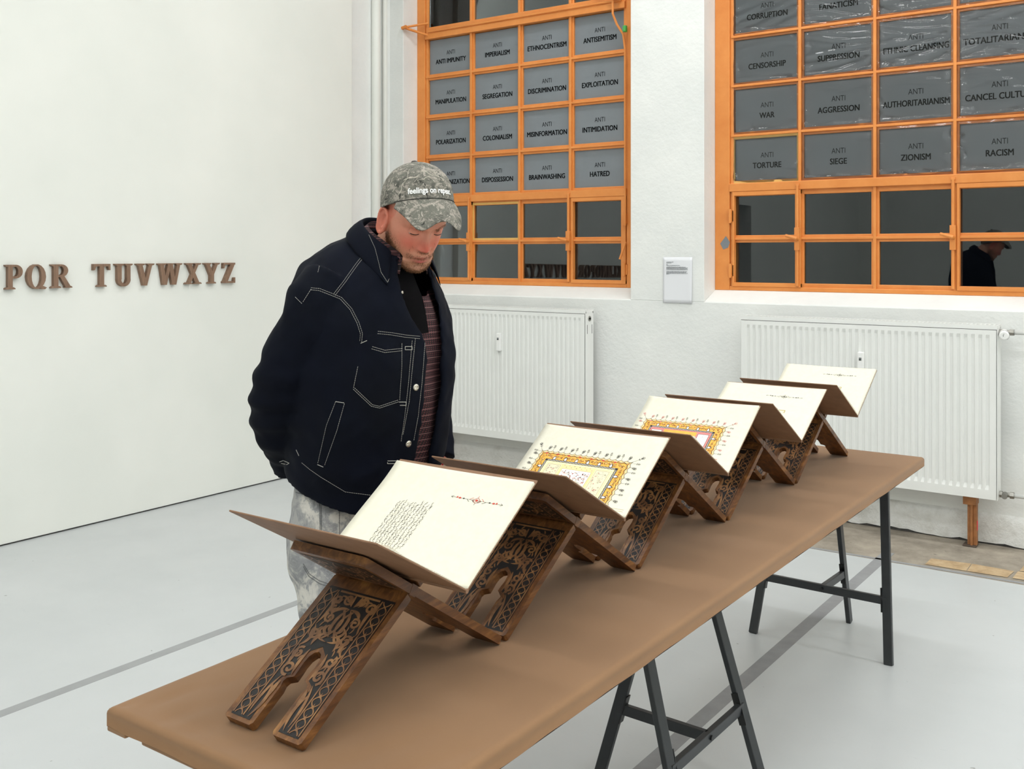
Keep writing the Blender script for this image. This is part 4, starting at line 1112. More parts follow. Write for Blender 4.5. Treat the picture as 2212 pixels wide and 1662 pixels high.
    for i in range(1, 5):
        t_ = tb_ + (tt - tb_) * i / 4 if i < 4 else tt - 0.006; t2 = tb_ + (tt - tb_) * (i - 0.5) / 4
        sprig(A, x0, t_, -1, 0.15, 0.021, 'ink_soft'); sprig(A, x1, t_, 1, 0.0, 0.021, 'ink_soft'); sprig(A, x0 + 0.003, t2, -1, 0.3, 0.017, red, True); sprig(A, x1 - 0.003, t2, 1, -0.25, 0.017, red, True)
    sprig(A, x0, tt, -0.5, 0.8, 0.026, red, True); sprig(A, x1, tt, 0.75, 0.6, 0.028, red, True)
BOOKS = [  # near angle, far angle, near board, far board, page, spine lift
    (30.6, 34.4, 0.284, 0.283, 0.272, 0), (29.5, 33.2, 0.296, 0.283, 0.274, 0), (30.6, 33.6, 0.288, 0.292, 0.284, 0), (30.6, 28.7, 0.305, 0.297, 0.289, 0), (29.4, 30.0, 0.296, 0.300, 0.295, 0)]
BLAB = ['open brown book nearest the camera, with a block of script and red ornament', 'open brown book second from the camera, orange illuminated page with black finials',
        'open brown book third from the camera, orange illuminated page with red finials', 'open brown book fourth from the camera, nearly blank page with a fine ornament line', 'open brown book farthest from the camera, blank-looking page before the radiator']
for bi_, (aN, aF, LN, LF, LP, lift) in enumerate(BOOKS):
    Yc, zh, al = stand_geo[bi_]
    Ys, zs = Yc, (0.9377, 0.9405, 0.9377, 0.938, 0.938)[bi_]
    root = thing('open_book', BLAB[bi_], 'book', ((BX0 + BX1) / 2, Ys, zs), 'open books on the carved stands')
    def face(sgn, ang):
        c, s = math.cos(math.radians(ang)), math.sin(math.radians(ang))
        return lambda u, t_, d: (u, Ys + sgn * (t_ * c - d * s), zs + t_ * s + d * c)
    fN, fF = face(-1, aN), face(1, aF)
    bow = 0.004
    for (fn, L_, nm) in ((fN, LN, 'front_cover'), (fF, LF, 'back_cover')):
        mb = MB(); n = 14; vs_ = []; th = 0.0034
        for i in range(n + 1):
            t_ = L_ * i / n
            for (x, d) in ((BX0, 0), (BX1, 0), (BX1, th), (BX0, th)): vs_.append(fn(x, t_, d))
        fs = []
        for i in range(n):
            for k in range(4): fs.append((i * 4 + k, i * 4 + (k + 1) % 4, (i + 1) * 4 + (k + 1) % 4, (i + 1) * 4 + k))
        fs += [(3, 2, 1, 0), (n * 4, n * 4 + 1, n * 4 + 2, n * 4 + 3)]
        mb.add(vs_, fs); mb.build(nm, M['cover'], root, bevel=0.001, seg=1)
    mb = MB(); mb.tube([(BX0 + 0.0005, Ys, zs + 0.001), (BX1 - 0.0005, Ys, zs + 0.001)], 0.0045, 12); mb.build('spine', M['cover'], root)
    # page blocks: the far one is looked at, the near one is seen from behind
    rng = random.Random(50 + bi_)
    curl = [0.005, 0.003, 0.006, 0.003, 0.003][bi_]
    thick = [0.0014, 0.0014, 0.0014, 0.0014, 0.007][bi_]
    bow_ = [0.0022, 0.0, 0.0, 0.0022, 0.0022][bi_]
    PX0, PX1 = BX0 + 0.0015, BX1 - 0.0008
    def hgt(x, t_, L_):
        q = t_ / L_; u = (x - PX0) / (PX1 - PX0)
        rise = 1 - math.exp(-q / 0.05)
        return 0.0036 + thick * rise * (1.0 - 0.25 * q) + bow_ * math.sin(math.pi * min(1, q * 1.15)) ** 2 * rise * (1 - q) + curl * (max(0.0, (q - 0.72) / 0.28) ** 2) * (0.25 + 0.75 * abs(2 * u - 1) ** 2)
    for (fn, L_, nm) in ((fF, LP, 'page_block'), (fN, LP - 0.022, 'page_block')):
        mb = MB(); nu, nt = 18, 40; g = lambda i, j: j * (nu + 1) + i
        top = []; bot = []
        for j in range(nt + 1):
            for i in range(nu + 1):
                x = PX0 + (PX1 - PX0) * i / nu; t_ = 0.004 + (L_ - 0.004) * j / nt
                h_ = hgt(x, t_, L_) if fn is fF else 0.0036 + (hgt(x, t_, L_) - 0.0036) * 0.8
                top.append(fn(x, t_, h_)); bot.append(fn(x, t_, 0.0036))
        N_ = len(top)
        fs = [(g(i, j), g(i + 1, j), g(i + 1, j + 1), g(i, j + 1)) for j in range(nt) for i in range(nu)]
        mb.add(top, fs, 0); o_ = len(mb.v); mb.v += bot
        mb.f += [tuple(o_ + k for k in reversed(f)) for f in fs]; mb.m += [0] * len(fs)
        per = [g(i, 0) for i in range(nu + 1)] + [g(nu, j) for j in range(1, nt + 1)] + [g(i, nt) for i in range(nu - 1, -1, -1)] + [g(0, j) for j in range(nt - 1, 0, -1)]
        for k in range(len(per)):
            a_, b_ = per[k], per[(k + 1) % len(per)]
            mb.f.append((a_, o_ + a_, o_ + b_, b_)); mb.m.append(1)
        pb = mb.build(nm, [M['page'], M['page_edge']], root)
        pb.data.polygons.foreach_set('use_smooth', [i < N_ * 0 + len(fs) for i in range(len(mb.f))])
        if fn is fF:
            far_pages = pb
            A = Art(lambda u, v, d: fF(u, v, hgt(u, v, LP) + d))
            if bi_ == 0:
                script(A, -1.421, -1.328, 0.046, 0.170, 11, 5); headline(A, -1.302, -1.171, 0.204, True)
            elif bi_ == 1: illumination(A, -1.3255, 0.136, 0.030, 0.180, 0); A.L([(-1.20, 0.024), (-1.145, 0.024)], 0.0007, 0, 'olive'); A.L([(-1.20, 0.018), (-1.145, 0.018)], 0.0007, 0, 'olive')
            elif bi_ == 2: illumination(A, -1.3355, 0.136, 0.030, 0.186, 1); A.L([(-1.21, 0.024), (-1.155, 0.024)], 0.0007, 0, 'olive')
            else:
                t_ = 0.229 if bi_ == 3 else 0.241; headline(A, -1.331, -1.198, t_, False); tq = 0.150 if bi_ == 3 else 0.161
                A.rect(-1.41, 0.03, -1.236, tq, 0.0034, 0, 'olive'); A.rect(-1.405, 0.035, -1.241, tq - 0.005, 0.0010, 1, 'pale_yellow')
            A.mb.build('page_ornament', [M[k] for k in PEN], pb)
# ------------------------------------------------------------------ the visitor
HC = Vector((-1.732, 2.0, 1.644))
YAW, PITCH = math.radians(-24), math.radians(33)
RH = Matrix.Rotation(YAW, 3, 'Z') @ Matrix.Rotation(PITCH, 3, 'Y')
RW = Matrix.Rotation(YAW, 3, 'Z')                      # level frame turned with the head
def hl(x, y, z): return HC + RH @ Vector((x, y, z))    # head-local point
def wl(f, l, u): return HC + RW @ Vector((f, l, u))    # forward, left, up from the head centre

def interp(tab, z):
    return float(np.interp(z, [t_[0] for t_ in tab], [t_[1] for t_ in tab]))
XFt = [(-.112, .045), (-.108, .066), (-.100, .082), (-.090, .087), (-.078, .0855), (-.060, .090), (-.040, .090), (-.020, .089), (0, .089), (.018, .088), (.036, .094), (.055, .096), (.075, .092), (.095, .080), (.112, .060), (.126, .030), (.134, 0.0)]
XBt = [(-.112, .028), (-.100, .012), (-.080, -.010), (-.060, -.034), (-.035, -.066), (-.01, -.086), (.02, -.097), (.05, -.102), (.08, -.094), (.105, -.072), (.124, -.040), (.134, -.004)]
WDt = [(-.112, .018), (-.108, .028), (-.098, .040), (-.085, .050), (-.065, .058), (-.045, .063), (-.02, .068), (0, .071), (.03, .074), (.06, .076), (.085, .070), (.105, .056), (.122, .034), (.134, .003)]
def G(v, s): return math.exp(-(v / s) ** 2)
def head_grid():
    m_ = MB(); nz, nt = 120, 128; vs_ = []
    for j in range(nz + 1):
        q = j / nz; z = -.112 + .246 * (0.5 - 0.5 * math.cos(math.pi * q)) if False else -.112 + .246 * q
        xf, xb, w = interp(XFt, z), interp(XBt, z), interp(WDt, z); xc = min(-.004, (xf + xb) / 2) if z > -.07 else (xf + xb) / 2
        for i in range(nt):
            th = 2 * math.pi * i / nt; c, s = math.cos(th), math.sin(th); e = 2 / 2.25
            cx_ = math.copysign(abs(c) ** e, c); sy = math.copysign(abs(s) ** e, s)
            x = xc + (xf - xc if c > 0 else xc - xb) * cx_; y = w * sy
            if c > 0.05:
                k = min(1, (c - 0.05) / 0.3); ay = abs(y); d = 0.0
                nA = interp([(-.044, 0), (-.037, .006), (-.030, .018), (-.023, .025), (-.014, .021), (.004, .013), (.020, .008), (.034, .004), (.045, 0)], z)
                nS = interp([(-.035, .0120), (-.022, .0102), (-.008, .0082), (.008, .0072), (.03, .0085)], z)
                d += nA * math.exp(-(ay / nS) ** 2.4)
                d += .0085 * G(ay - .0140, .0055) * G(z + .027, .0070); d -= .0025 * G(ay - .0185, .004) * G(z + .022, .012)
                d -= .010 * G(ay - .031, .017) * G(z - .016, .012); d += .0055 * G(ay - .031, .012) * G(z - .012, .008)
                d += .0050 * G(ay - .026, .022) * G(z - .037, .008); d += .004 * G(ay - .043, .018) * G(z + .020, .020)
                d -= .003 * G(ay - .024, .006) * G(z + .038, .012)
                d += .0060 * G(ay, .018) * G(z + .054, .0050); d += .0070 * G(ay, .016) * G(z + .0675, .0055); d -= .0045 * G(ay, .021) * G(z + .0605, .0026)
                d -= .003 * G(ay, .015) * G(z + .079, .006); d += .0060 * G(ay, .018) * G(z + .097, .011)
                x += d * k
            vs_.append(hl(x, y, z))
    fs = [(j * nt + i, j * nt + (i + 1) % nt, (j + 1) * nt + (i + 1) % nt, (j + 1) * nt + i) for j in range(nz) for i in range(nt)]
    fs += [tuple(reversed(range(nt))), tuple(nz * nt + i for i in range(nt))]
    m_.add(vs_, fs)
    return m_
def ear(m_, sy):
    # shell with a raised helix, tilted back and standing off the skull
    n = 28; P_ = []
    for i in range(n):
        a_ = 2 * math.pi * i / n; up = math.sin(a_); bk = math.cos(a_)
        P_.append((-.012 - bk * (.0175 + .003 * up), .035 * up - .004 + (-.004 if up < -.6 else 0)))
    for k, (sc, off, r_) in enumerate(((1.0, .015, .0042), (.60, .008, .0030))):
        pts = [hl(-.012 + (x + .012) * sc, sy * (.0735 + off * (0.35 + 0.65 * max(0.0, min(1.0, (.010 - x) / .034)))), -.004 + (z + .004) * sc) for x, z in P_]
        m_.tube(pts + pts[:1], r_, 8)
    off = lambda x, k: (.0735 + .015 * k * (0.35 + 0.65 * max(0.0, min(1.0, (.010 - x) / .034))))
    rim = [hl(x, sy * (off(x, .95)), z) for x, z in P_]; mid = [hl(-.010 + (x + .010) * .62, sy * (off(x, .45)), -.002 + (z + .002) * .62) for x, z in P_]
    cup = [hl(-.004 + (x + .004) * .30, sy * .0745, -.006 + (z + .006) * .30) for x, z in P_]; back = [hl(x * .72, sy * .064, z * .78) for x, z in P_]
    q = lambda a, b: [(a * n + i, b * n + i, b * n + (i + 1) % n, a * n + (i + 1) % n) for i in range(n)]
    m_.add(rim + mid + cup + back, q(0, 1) + q(1, 2) + q(3, 0) + [tuple(2 * n + i for i in range(n)), tuple(3 * n + i for i in reversed(range(n)))])
def loft(rings, n=40, close=True):
    """rings: (centre, vector_a, vector_b)"""
    m_ = MB(); vs_ = []
    for (c, a_, b_) in rings:
        for i in range(n):
            t_ = 2 * math.pi * i / n
            vs_.append(Vector(c) + Vector(a_) * math.cos(t_) + Vector(b_) * math.sin(t_))
    fs = [(j * n + i, j * n + (i + 1) % n, (j + 1) * n + (i + 1) % n, (j + 1) * n + i) for j in range(len(rings) - 1) for i in range(n)]
    if close: fs += [tuple(reversed(range(n))), tuple((len(rings) - 1) * n + i for i in range(n))]
    return m_.add(vs_, fs)
def fuse(m_, voxel, smooth_it=4, fac=0.5):
    """one closed skin around everything collected in m_"""
    me = bpy.data.meshes.new('f'); me.from_pydata([tuple(v) for v in m_.v], [], m_.f)
    bm = bmesh.new(); bm.from_mesh(me); bmesh.ops.recalc_face_normals(bm, faces=bm.faces[:]); bm.to_mesh(me); bm.free()
    o = bpy.data.objects.new('f', me); C.objects.link(o)
    r = o.modifiers.new('r', 'REMESH'); r.mode = 'VOXEL'; r.voxel_size = voxel; r.adaptivity = 0.0
    if smooth_it:
        s = o.modifiers.new('s', 'SMOOTH'); s.iterations = smooth_it; s.factor = fac
    dg = bpy.context.evaluated_depsgraph_get(); dg.update()
    out = bpy.data.meshes.new_from_object(o.evaluated_get(dg))
    bpy.data.objects.remove(o); bpy.data.meshes.remove(me)
    return out
def mesh_obj(name, me, mats, parent, smooth=True):
    me.name = name; me.materials.clear()
    for m_ in (mats if isinstance(mats, (list, tuple)) else [mats]): me.materials.append(m_)
    if smooth: me.polygons.foreach_set('use_smooth', [True] * len(me.polygons))
    o = bpy.data.objects.new(name, me); C.objects.link(o)
    o.parent = parent; o.matrix_parent_inverse = Matrix.Translation(-parent.location) if parent.type == 'EMPTY' else Matrix()
    return o
def coords(me):
    a = np.empty(len(me.vertices) * 3, np.float32); me.vertices.foreach_get('co', a); return a.reshape(-1, 3)
def normals(me):
    a = np.empty(len(me.vertices) * 3, np.float32); me.vertex_normals.foreach_get('vector', a); return a.reshape(-1, 3)

# ---- materials
t = NT('fair_reddened_skin')
at = t.n('ShaderNodeVertexColor'); at.layer_name = 'tone'
f = t.noise(t.coord(), 90.0, 4.0)
t.setp(Base_Color=t.mix(0.25, at.outputs['Color'], t.ramp(f, [(0.3, (225, 205, 195)), (0.7, (255, 250, 248))]), 'MULTIPLY'), Roughness=0.48)
t.b.inputs['Subsurface Weight'].default_value = 0.12
t.b.inputs['Subsurface Radius'].default_value = (0.012, 0.004, 0.002)
t.b.inputs['Subsurface Scale'].default_value = 0.5
t.bump(f, 0.08, 0.001)
M['skin'] = t.m
t = NT('dark_indigo_denim'); v = t.coord()
tw = t.n('ShaderNodeTexWave'); tw.inputs['Scale'].default_value = 420.0; tw.bands_direction = 'DIAGONAL'; t.l(v, tw.inputs['Vector'])
t.setp(Base_Color=t.ramp(t.noise(v, 5.0, 5.0, 0.6), [(0.3, (2, 5, 14)), (0.7, (5, 10, 25))]), Roughness=0.85)
t.b.inputs['Specular IOR Level'].default_value = 0.15
t.bump(tw.outputs['Fac'], 0.1, 0.0006)
M['denim'] = t.m
M['thread'] = plain('pale_contrast_thread', (168, 166, 158), 0.7)
M['button'] = plain('silver_jacket_button', (205, 200, 188), 0.28, metal=0.8)
# plaid flannel
t = NT('dark_red_plaid'); v = t.mapping((1, 1, 1))
sx = t.n('ShaderNodeSeparateXYZ'); t.l(v, sx.inputs[0])
def band(sock, freq, lo):
    m1 = t.n('ShaderNodeMath', operation='MULTIPLY'); t.l(sock, m1.inputs[0]); m1.inputs[1].default_value = freq
    m2 = t.n('ShaderNodeMath', operation='FRACT'); t.l(m1.outputs[0], m2.inputs[0])
    m3 = t.n('ShaderNodeMath', operation='GREATER_THAN'); t.l(m2.outputs[0], m3.inputs[0]); m3.inputs[1].default_value = lo
    return m3.outputs[0]
ad = t.n('ShaderNodeMath', operation='SUBTRACT'); t.l(sx.outputs['X'], ad.inputs[0]); t.l(sx.outputs['Y'], ad.inputs[1])
b1 = t.mix(band(sx.outputs['Z'], 190.0, 0.5), lin((26, 17, 20)), lin((96, 46, 52)))
b2 = t.mix(band(ad.outputs[0], 130.0, 0.55), b1, lin((24, 16, 20)))
b3 = t.mix(band(sx.outputs['Z'], 60.0, 0.88), b2, lin((128, 92, 92)))
t.setp(Base_Color=b3, Roughness=0.85)
M['plaid'] = t.m
M['black_cloth'] = plain('black_jersey', (9, 8, 10), 0.95, spec=0.1)
# camouflage cap
t = NT('grey_leaf_camouflage'); v = t.coord()
n1 = t.noise(v, 20.0, 6.0, 0.7, 1.2); n2 = t.noise(t.mapping((1, 1, 1.6), (0.4, 0.3, 0.9)), 30.0, 6.0, 0.78, 1.3); n3 = t.noise(t.mapping((1.6, 1, 1), (0.2, 1.1, 0.3)), 26.0, 5.0, 0.75, 1.2)
c0 = t.ramp(n1, [(0.36, (78, 79, 73)), (0.52, (116, 114, 106)), (0.66, (98, 100, 92))])
c1 = t.mix(t.ramp(n2, [(0.51, (0, 0, 0)), (0.56, (255, 255, 255))]), c0, lin((158, 151, 141)))
c2 = t.mix(t.ramp(n3, [(0.60, (0, 0, 0)), (0.64, (255, 255, 255))]), c1, lin((56, 57, 53)))
n4 = t.noise(t.mapping((1, 1, 1), (1.0, 0.2, 0.5)), 48.0, 4.0, 0.7, 2.5)
c3 = t.mix(t.ramp(n4, [(0.60, (0, 0, 0)), (0.64, (255, 255, 255))]), c2, lin((182, 174, 164)))
t.setp(Base_Color=c3, Roughness=0.85); t.b.inputs['Specular IOR Level'].default_value = 0.2
M['camo'] = t.m
M['twig'] = plain('pale_twig_print', (196, 190, 176), 0.85)
M['cap_dark'] = plain('dark_seam', (34, 35, 32), 0.8)
M['button_dark'] = plain('dark_metal_button', (70, 66, 62), 0.35, metal=0.6)
M['embroidery'] = plain('white_embroidery', (246, 246, 244), 0.6)
# bleached trousers
t = NT('grey_bleached_trousers'); v = t.coord()
n1 = t.noise(v, 15.0, 7.0, 0.72, 0.6); n2 = t.noise(t.mapping((1, 1, 0.5)), 9.0, 6.0, 0.7)
c0 = t.ramp(n1, [(0.38, (118, 119, 121)), (0.48, (152, 152, 152)), (0.53, (192, 189, 182)), (0.64, (206, 202, 194))])
c1 = t.mix(t.ramp(n2, [(0.50, (0, 0, 0)), (0.56, (255, 255, 255))]), c0, lin((136, 137, 139)))
tw = t.n('ShaderNodeTexWave'); tw.inputs['Scale'].default_value = 380.0; tw.bands_direction = 'DIAGONAL'; t.l(v, tw.inputs['Vector'])
t.setp(Base_Color=t.mix(0.35, c1, c0), Roughness=0.85); t.bump(tw.outputs['Fac'], 0.12, 0.0006)
M['bleach'] = t.m
M['grey_thread'] = plain('dark_grey_seam_thread', (96, 97, 98), 0.8)
M['beard'] = plain('ginger_brown_beard', (130, 88, 57), 0.6, var=0.25, vscale=200)
M['brow'] = plain('fair_eyebrow', (168, 116, 86), 0.6)
M['eye_white'] = plain('eye_white', (196, 176, 166), 0.25)
M['iris'] = plain('dark_iris', (44, 42, 44), 0.2)
M['lash'] = plain('brown_lash_line', (56, 34, 30), 0.7)
M['shoe'] = plain('dark_grey_shoe', (52, 52, 54), 0.6, var=0.1, vscale=40)
M['sole'] = plain('white_rubber_sole', (216, 214, 208), 0.6)
M['red_cord'] = plain('red_cord', (196, 34, 44), 0.6)

man = thing('person', 'man in camouflage cap and dark denim jacket leaning over the table to read', 'person', (-1.95, 2.0, 0.0))

# ---- body: one continuous skin
mb = head_grid()
for sy in (-1, 1): ear(mb, sy)
nb = Vector((-1.850, 2.0, 1.530))
mb.tube([hl(-.018, 0, -.02), hl(-.030, 0, -.07), (hl(-.034, 0, -.10) + nb) / 2, nb, nb + Vector((-.03, 0, -.08))], [.058, .060, .062, .068, .09], 28)
def ell(c, rx, ry, k=0.0): return (c, (rx, 0, rx * k), (0, ry, 0))
tl = loft([ell((-1.95, 2, .84), .09, .14), ell((-1.945, 2, .92), .115, .165), ell((-1.935, 2, 1.02), .115, .155), ell((-1.925, 2, 1.14), .115, .150, -.1), ell((-1.915, 2, 1.28), .13, .165, -.2), ell((-1.905, 2, 1.40), .13, .18, -.3), ell((-1.89, 2, 1.47), .105, .165, -.4), ell((-1.875, 2, 1.53), .075, .09, -.5)])
mb.add(tl.v, tl.f)
ARM_R = [(-1.890, 1.845, 1.455), (-1.905, 1.805, 1.37), (-1.972, 1.790, 1.27), (-2.015, 1.790, 1.19), (-2.050, 1.832, 1.10), (-2.088, 1.886, 1.02), (-2.094, 1.908, .985)]
ARM_L = [(-1.890, 2.155, 1.455), (-1.900, 2.205, 1.36), (-1.905, 2.235, 1.28), (-1.905, 2.238, 1.20), (-1.870, 2.226, 1.10), (-1.828, 2.208, 1.03), (-1.802, 2.190, .998)]
ra = [.058, .052, .046, .044, .042, .033, .028]
mb.tube(ARM_R, ra, 16); mb.tube(ARM_L, ra, 16)
def hand(m_, wrist, d, palm_n, curl, thumb_side):
    """palm plus five tapering fingers; d: along the hand, palm_n: out of the palm"""
    w = Vector(wrist); d = Vector(d).normalized(); nrm = Vector(palm_n); nrm = (nrm - d * nrm.dot(d)).normalized(); s = d.cross(nrm) * thumb_side
    pl = loft([(w - d * .012, s * .026, nrm * .020), (w + d * .02, s * .033, nrm * .019), (w + d * .055, s * .041, nrm * .017), (w + d * .088, s * .042, nrm * .014), (w + d * .100, s * .038, nrm * .010)], 20)
    m_.add(pl.v, pl.f)
    for k, (off, L_) in enumerate(((.030, .072), (.010, .080), (-.010, .075), (-.029, .059))):
        p = w + d * (.088 - .004 * abs(k - 1)) + s * off; dirn = d.copy(); pts = [p - d * .02, p]
        for seg_, frac in enumerate((.44, .31, .25)):
            rot = Matrix.Rotation(curl[k] * (0.7 + 0.3 * seg_), 3, d.cross(nrm)); dirn = rot @ dirn if seg_ == 0 else Matrix.Rotation(curl[k], 3, d.cross(nrm)) @ dirn
            p = p + dirn * L_ * frac; pts.append(p)
        m_.tube(pts, [.0095, .0095, .0088, .0078, .0062], 10)
    p = w + d * .025 + s * .030; t1 = (s * .8 + d * .7 + nrm * .35).normalized(); t2 = (s * .3 + d * .95 + nrm * .35).normalized()
    m_.tube([w + d * .012 + s * .012, p, p + t1 * .032, p + t1 * .032 + t2 * .030, p + t1 * .032 + t2 * .052], [.015, .0145, .0115, .0098, .0070], 10)
hand(mb, (-2.096, 1.918, .978), (-.04, .92, -.35), (1, 0.1, 0), (.25, .3, .35, .4), 1)
hand(mb, (-1.798, 2.180, .990), (.05, -.97, -.20), (-.85, -.05, -.5), (.35, .4, .45, .5), 1)
for sy, yy in ((-1, 1.895), (1, 2.105)):
    mb.tube([(-1.945, 2 + sy * .085, .90), (-1.935, yy, .75), (-1.905, yy, .50), (-1.915, yy, .30), (-1.94, yy, .08)], [.095, .085, .058, .055, .040], 18)
    mb.tube([(-1.985, yy, .045), (-1.93, yy, .05), (-1.84, yy, .035), (-1.80, yy, .03)], [.030, .036, .034, .026], 12)
body_me = fuse(mb, 0.0030, 3, 0.45)
co = coords(body_me)
loc = (co - np.array(HC)) @ np.array(RH)      # into head-local axes
X_, Y_, Z_ = loc[:, 0], loc[:, 1], loc[:, 2]; aY = np.abs(Y_)
g = lambda v, s: np.exp(-(v / s) ** 2)
face = (X_ > 0) & (Z_ > -.13) & (Z_ < .15)
base = np.array(lin((214, 158, 132))[:3]); red = np.array(lin((206, 104, 84))[:3]); lip = np.array(lin((178, 84, 78))[:3]); stub = np.array(lin((172, 122, 96))[:3])
wr_ = np.clip(.85 * g(aY - .040, .026) * g(Z_ + .018, .028) + .9 * g(Y_, .018) * g(Z_ + .020, .022) + .35 * g(Z_ - .03, .03), 0, 1) * face
wr_ = np.maximum(wr_, .65 * ((aY > .072) & (np.abs(Z_) < .05) & (X_ < .03)))
wl_ = np.clip(g(Y_, .021) * (g(Z_ + .056, .0042) + g(Z_ + .066, .0055)), 0, 1) * (X_ > .06)
jaw = np.clip((-.030 - Z_ - .35 * np.maximum(0, .05 - aY)) / .03, 0, 1) * ((X_ > -.01) & (Z_ > -.125)) * .75
col = base[None, :] * np.ones((len(co), 1))
for w_, c_ in ((jaw, stub), (wr_, red), (wl_, lip)):
    col = col * (1 - w_[:, None]) + c_[None, :] * w_[:, None]
hands_ = (co[:, 2] < 1.0) & (co[:, 2] > .8)
col[hands_] = np.array(lin((206, 138, 122))[:3])
ca_ = body_me.color_attributes.new('tone', 'FLOAT_COLOR', 'POINT')
ca_.data.foreach_set('color', np.concatenate([col, np.ones((len(co), 1))], 1).astype(np.float32).ravel())
body = mesh_obj('body', body_me, M['skin'], man)

# ---- eyes and brows
for sy in (-1, 1):
    ec = (.0693, sy * .031, .0140); er = .0142
    mb = MB()
    def sph(lo, hi, r_, half, mi):
        n1_, n2_ = 10, 16; vs_ = []
        for a in range(n1_ + 1):
            el = math.radians(lo + (hi - lo) * a / n1_)
            for b in range(n2_ + 1):
                az = math.radians(-half + 2 * half * b / n2_); vs_.append(hl(ec[0] + r_ * math.cos(el) * math.cos(az), ec[1] + r_ * math.cos(el) * math.sin(az), ec[2] + r_ * math.sin(el)))
        mb.add(vs_, [(a * (n2_ + 1) + b, a * (n2_ + 1) + b + 1, (a + 1) * (n2_ + 1) + b + 1, (a + 1) * (n2_ + 1) + b) for a in range(n1_) for b in range(n2_)], mi)
    sph(-70, 70, er, 85, 0); sph(-36, 4, er + .0002, 24, 1)
    mb.build('eye', [M['eye_white'], M['iris']], man, smooth=True)
    mb = MB(); sph(-5, 80, er + .0012, 82, 0); sph(-75, -17, er + .0008, 80, 0)
    lid = mb.build('eyelid', M['skin'], man, smooth=True)
    ca2 = lid.data.color_attributes.new('tone', 'FLOAT_COLOR', 'POINT'); ca2.data.foreach_set('color', list(lin((206, 132, 108))) * len(lid.data.vertices))
    mb = MB(); mb.tube([hl(ec[0] + (er + .0012) * math.cos(math.radians(-5)) * math.cos(math.radians(a_)), ec[1] + (er + .0012) * math.cos(math.radians(-5)) * math.sin(math.radians(a_)), ec[2] + (er + .0012) * math.sin(math.radians(-5)) - .001) for a_ in range(-56, 57, 8)], .0012, 6)
    mb.build('eyelashes', M['lash'], lid)
rng = random.Random(3)
bvb = BVHTree.FromPolygons([Vector(c) for c in co], [tuple(p.vertices) for p in body_me.polygons])
def strands(pts_fn, n, length, rad, droop, name, mat):
    m_ = MB()
    k = 0; tries = 0
    while k < n and tries < n * 30:
        tries += 1
        q = pts_fn()
        if q is None: continue
        h_ = bvb.ray_cast(hl(*q[0]), (RH @ Vector(q[1])).normalized())
        if h_[0] is None: continue
        p, nr = h_[0], h_[1]
        if abs((RH.transposed() @ (p - HC)).y) > .0705: continue
        L_ = length * rng.uniform(0.6, 1.15)
        d = (nr * 0.75 + Vector((rng.uniform(-.3, .3), rng.uniform(-.3, .3), rng.uniform(-.3, .3))) + RH @ Vector(droop)).normalized()
        s = d.cross(nr); s = s.normalized() if s.length > 1e-4 else Vector((1, 0, 0)); u = s.cross(d)
        p0 = p - nr * .0008; p1 = p + d * L_ * .55; p2 = p + (d + RH @ Vector(droop) * .6).normalized() * L_
        m_.add([p0 + s * rad, p0 - s * rad * .5 + u * rad * .87, p0 - s * rad * .5 - u * rad * .87, p1 + s * rad * .8, p1 - s * rad * .4 + u * rad * .7, p1 - s * rad * .4 - u * rad * .7, p2],
               [(0, 1, 4, 3), (1, 2, 5, 4), (2, 0, 3, 5), (3, 4, 6), (4, 5, 6), (5, 3, 6)]); k += 1
    o = m_.build(name, mat, man, smooth=True)
    return o
def beard_pt():
    z = rng.uniform(-.112, -.012); a_ = rng.uniform(-100, 100); y = .07 * math.sin(math.radians(a_))
    dens = 0.0
    ay = abs(y)
    if z < -.072: dens = 1.0 if ay < .05 else .8
    else:
        edge = max(0, (ay - .034) / .03); dens = .75 * min(1, edge) * min(1, max(0, (-.012 - z) / .03))
        if ay < .028 and -.056 < z < -.040: dens = .75
        if ay < .022 and -.071 < z < -.053: dens = 0
    if rng.random() > dens: return None
    az = math.radians(a_); return ((.16 * math.cos(az) - .01, .16 * math.sin(az), z - .01), (-math.cos(az), -math.sin(az), .06))
bo = strands(beard_pt, 5200, .0050, .00026, (-.05, 0, -.9), 'beard', M['beard']); bo['label'] = 'short ginger beard'
def under_pt():
    a_ = rng.uniform(-70, 70); r_ = rng.uniform(.03, .085); az = math.radians(a_); return ((.02 + r_ * math.cos(az), .6 * r_ * math.sin(az), -.2), (0, 0, 1))
bo = strands(under_pt, 1500, .0075, .00030, (.2, 0, -.7), 'chin_beard', M['beard'])
def brow_pt():
    sy = rng.choice((-1, 1)); q = rng.random(); return ((.2, sy * (.014 + .034 * q), .0335 + .008 * math.sin(q * 2.2) + rng.uniform(-.003, .003)), (-1, 0, 0))
strands(brow_pt, 200, .006, .00022, (-.1, 0, -.3), 'eyebrows', M['brow'])

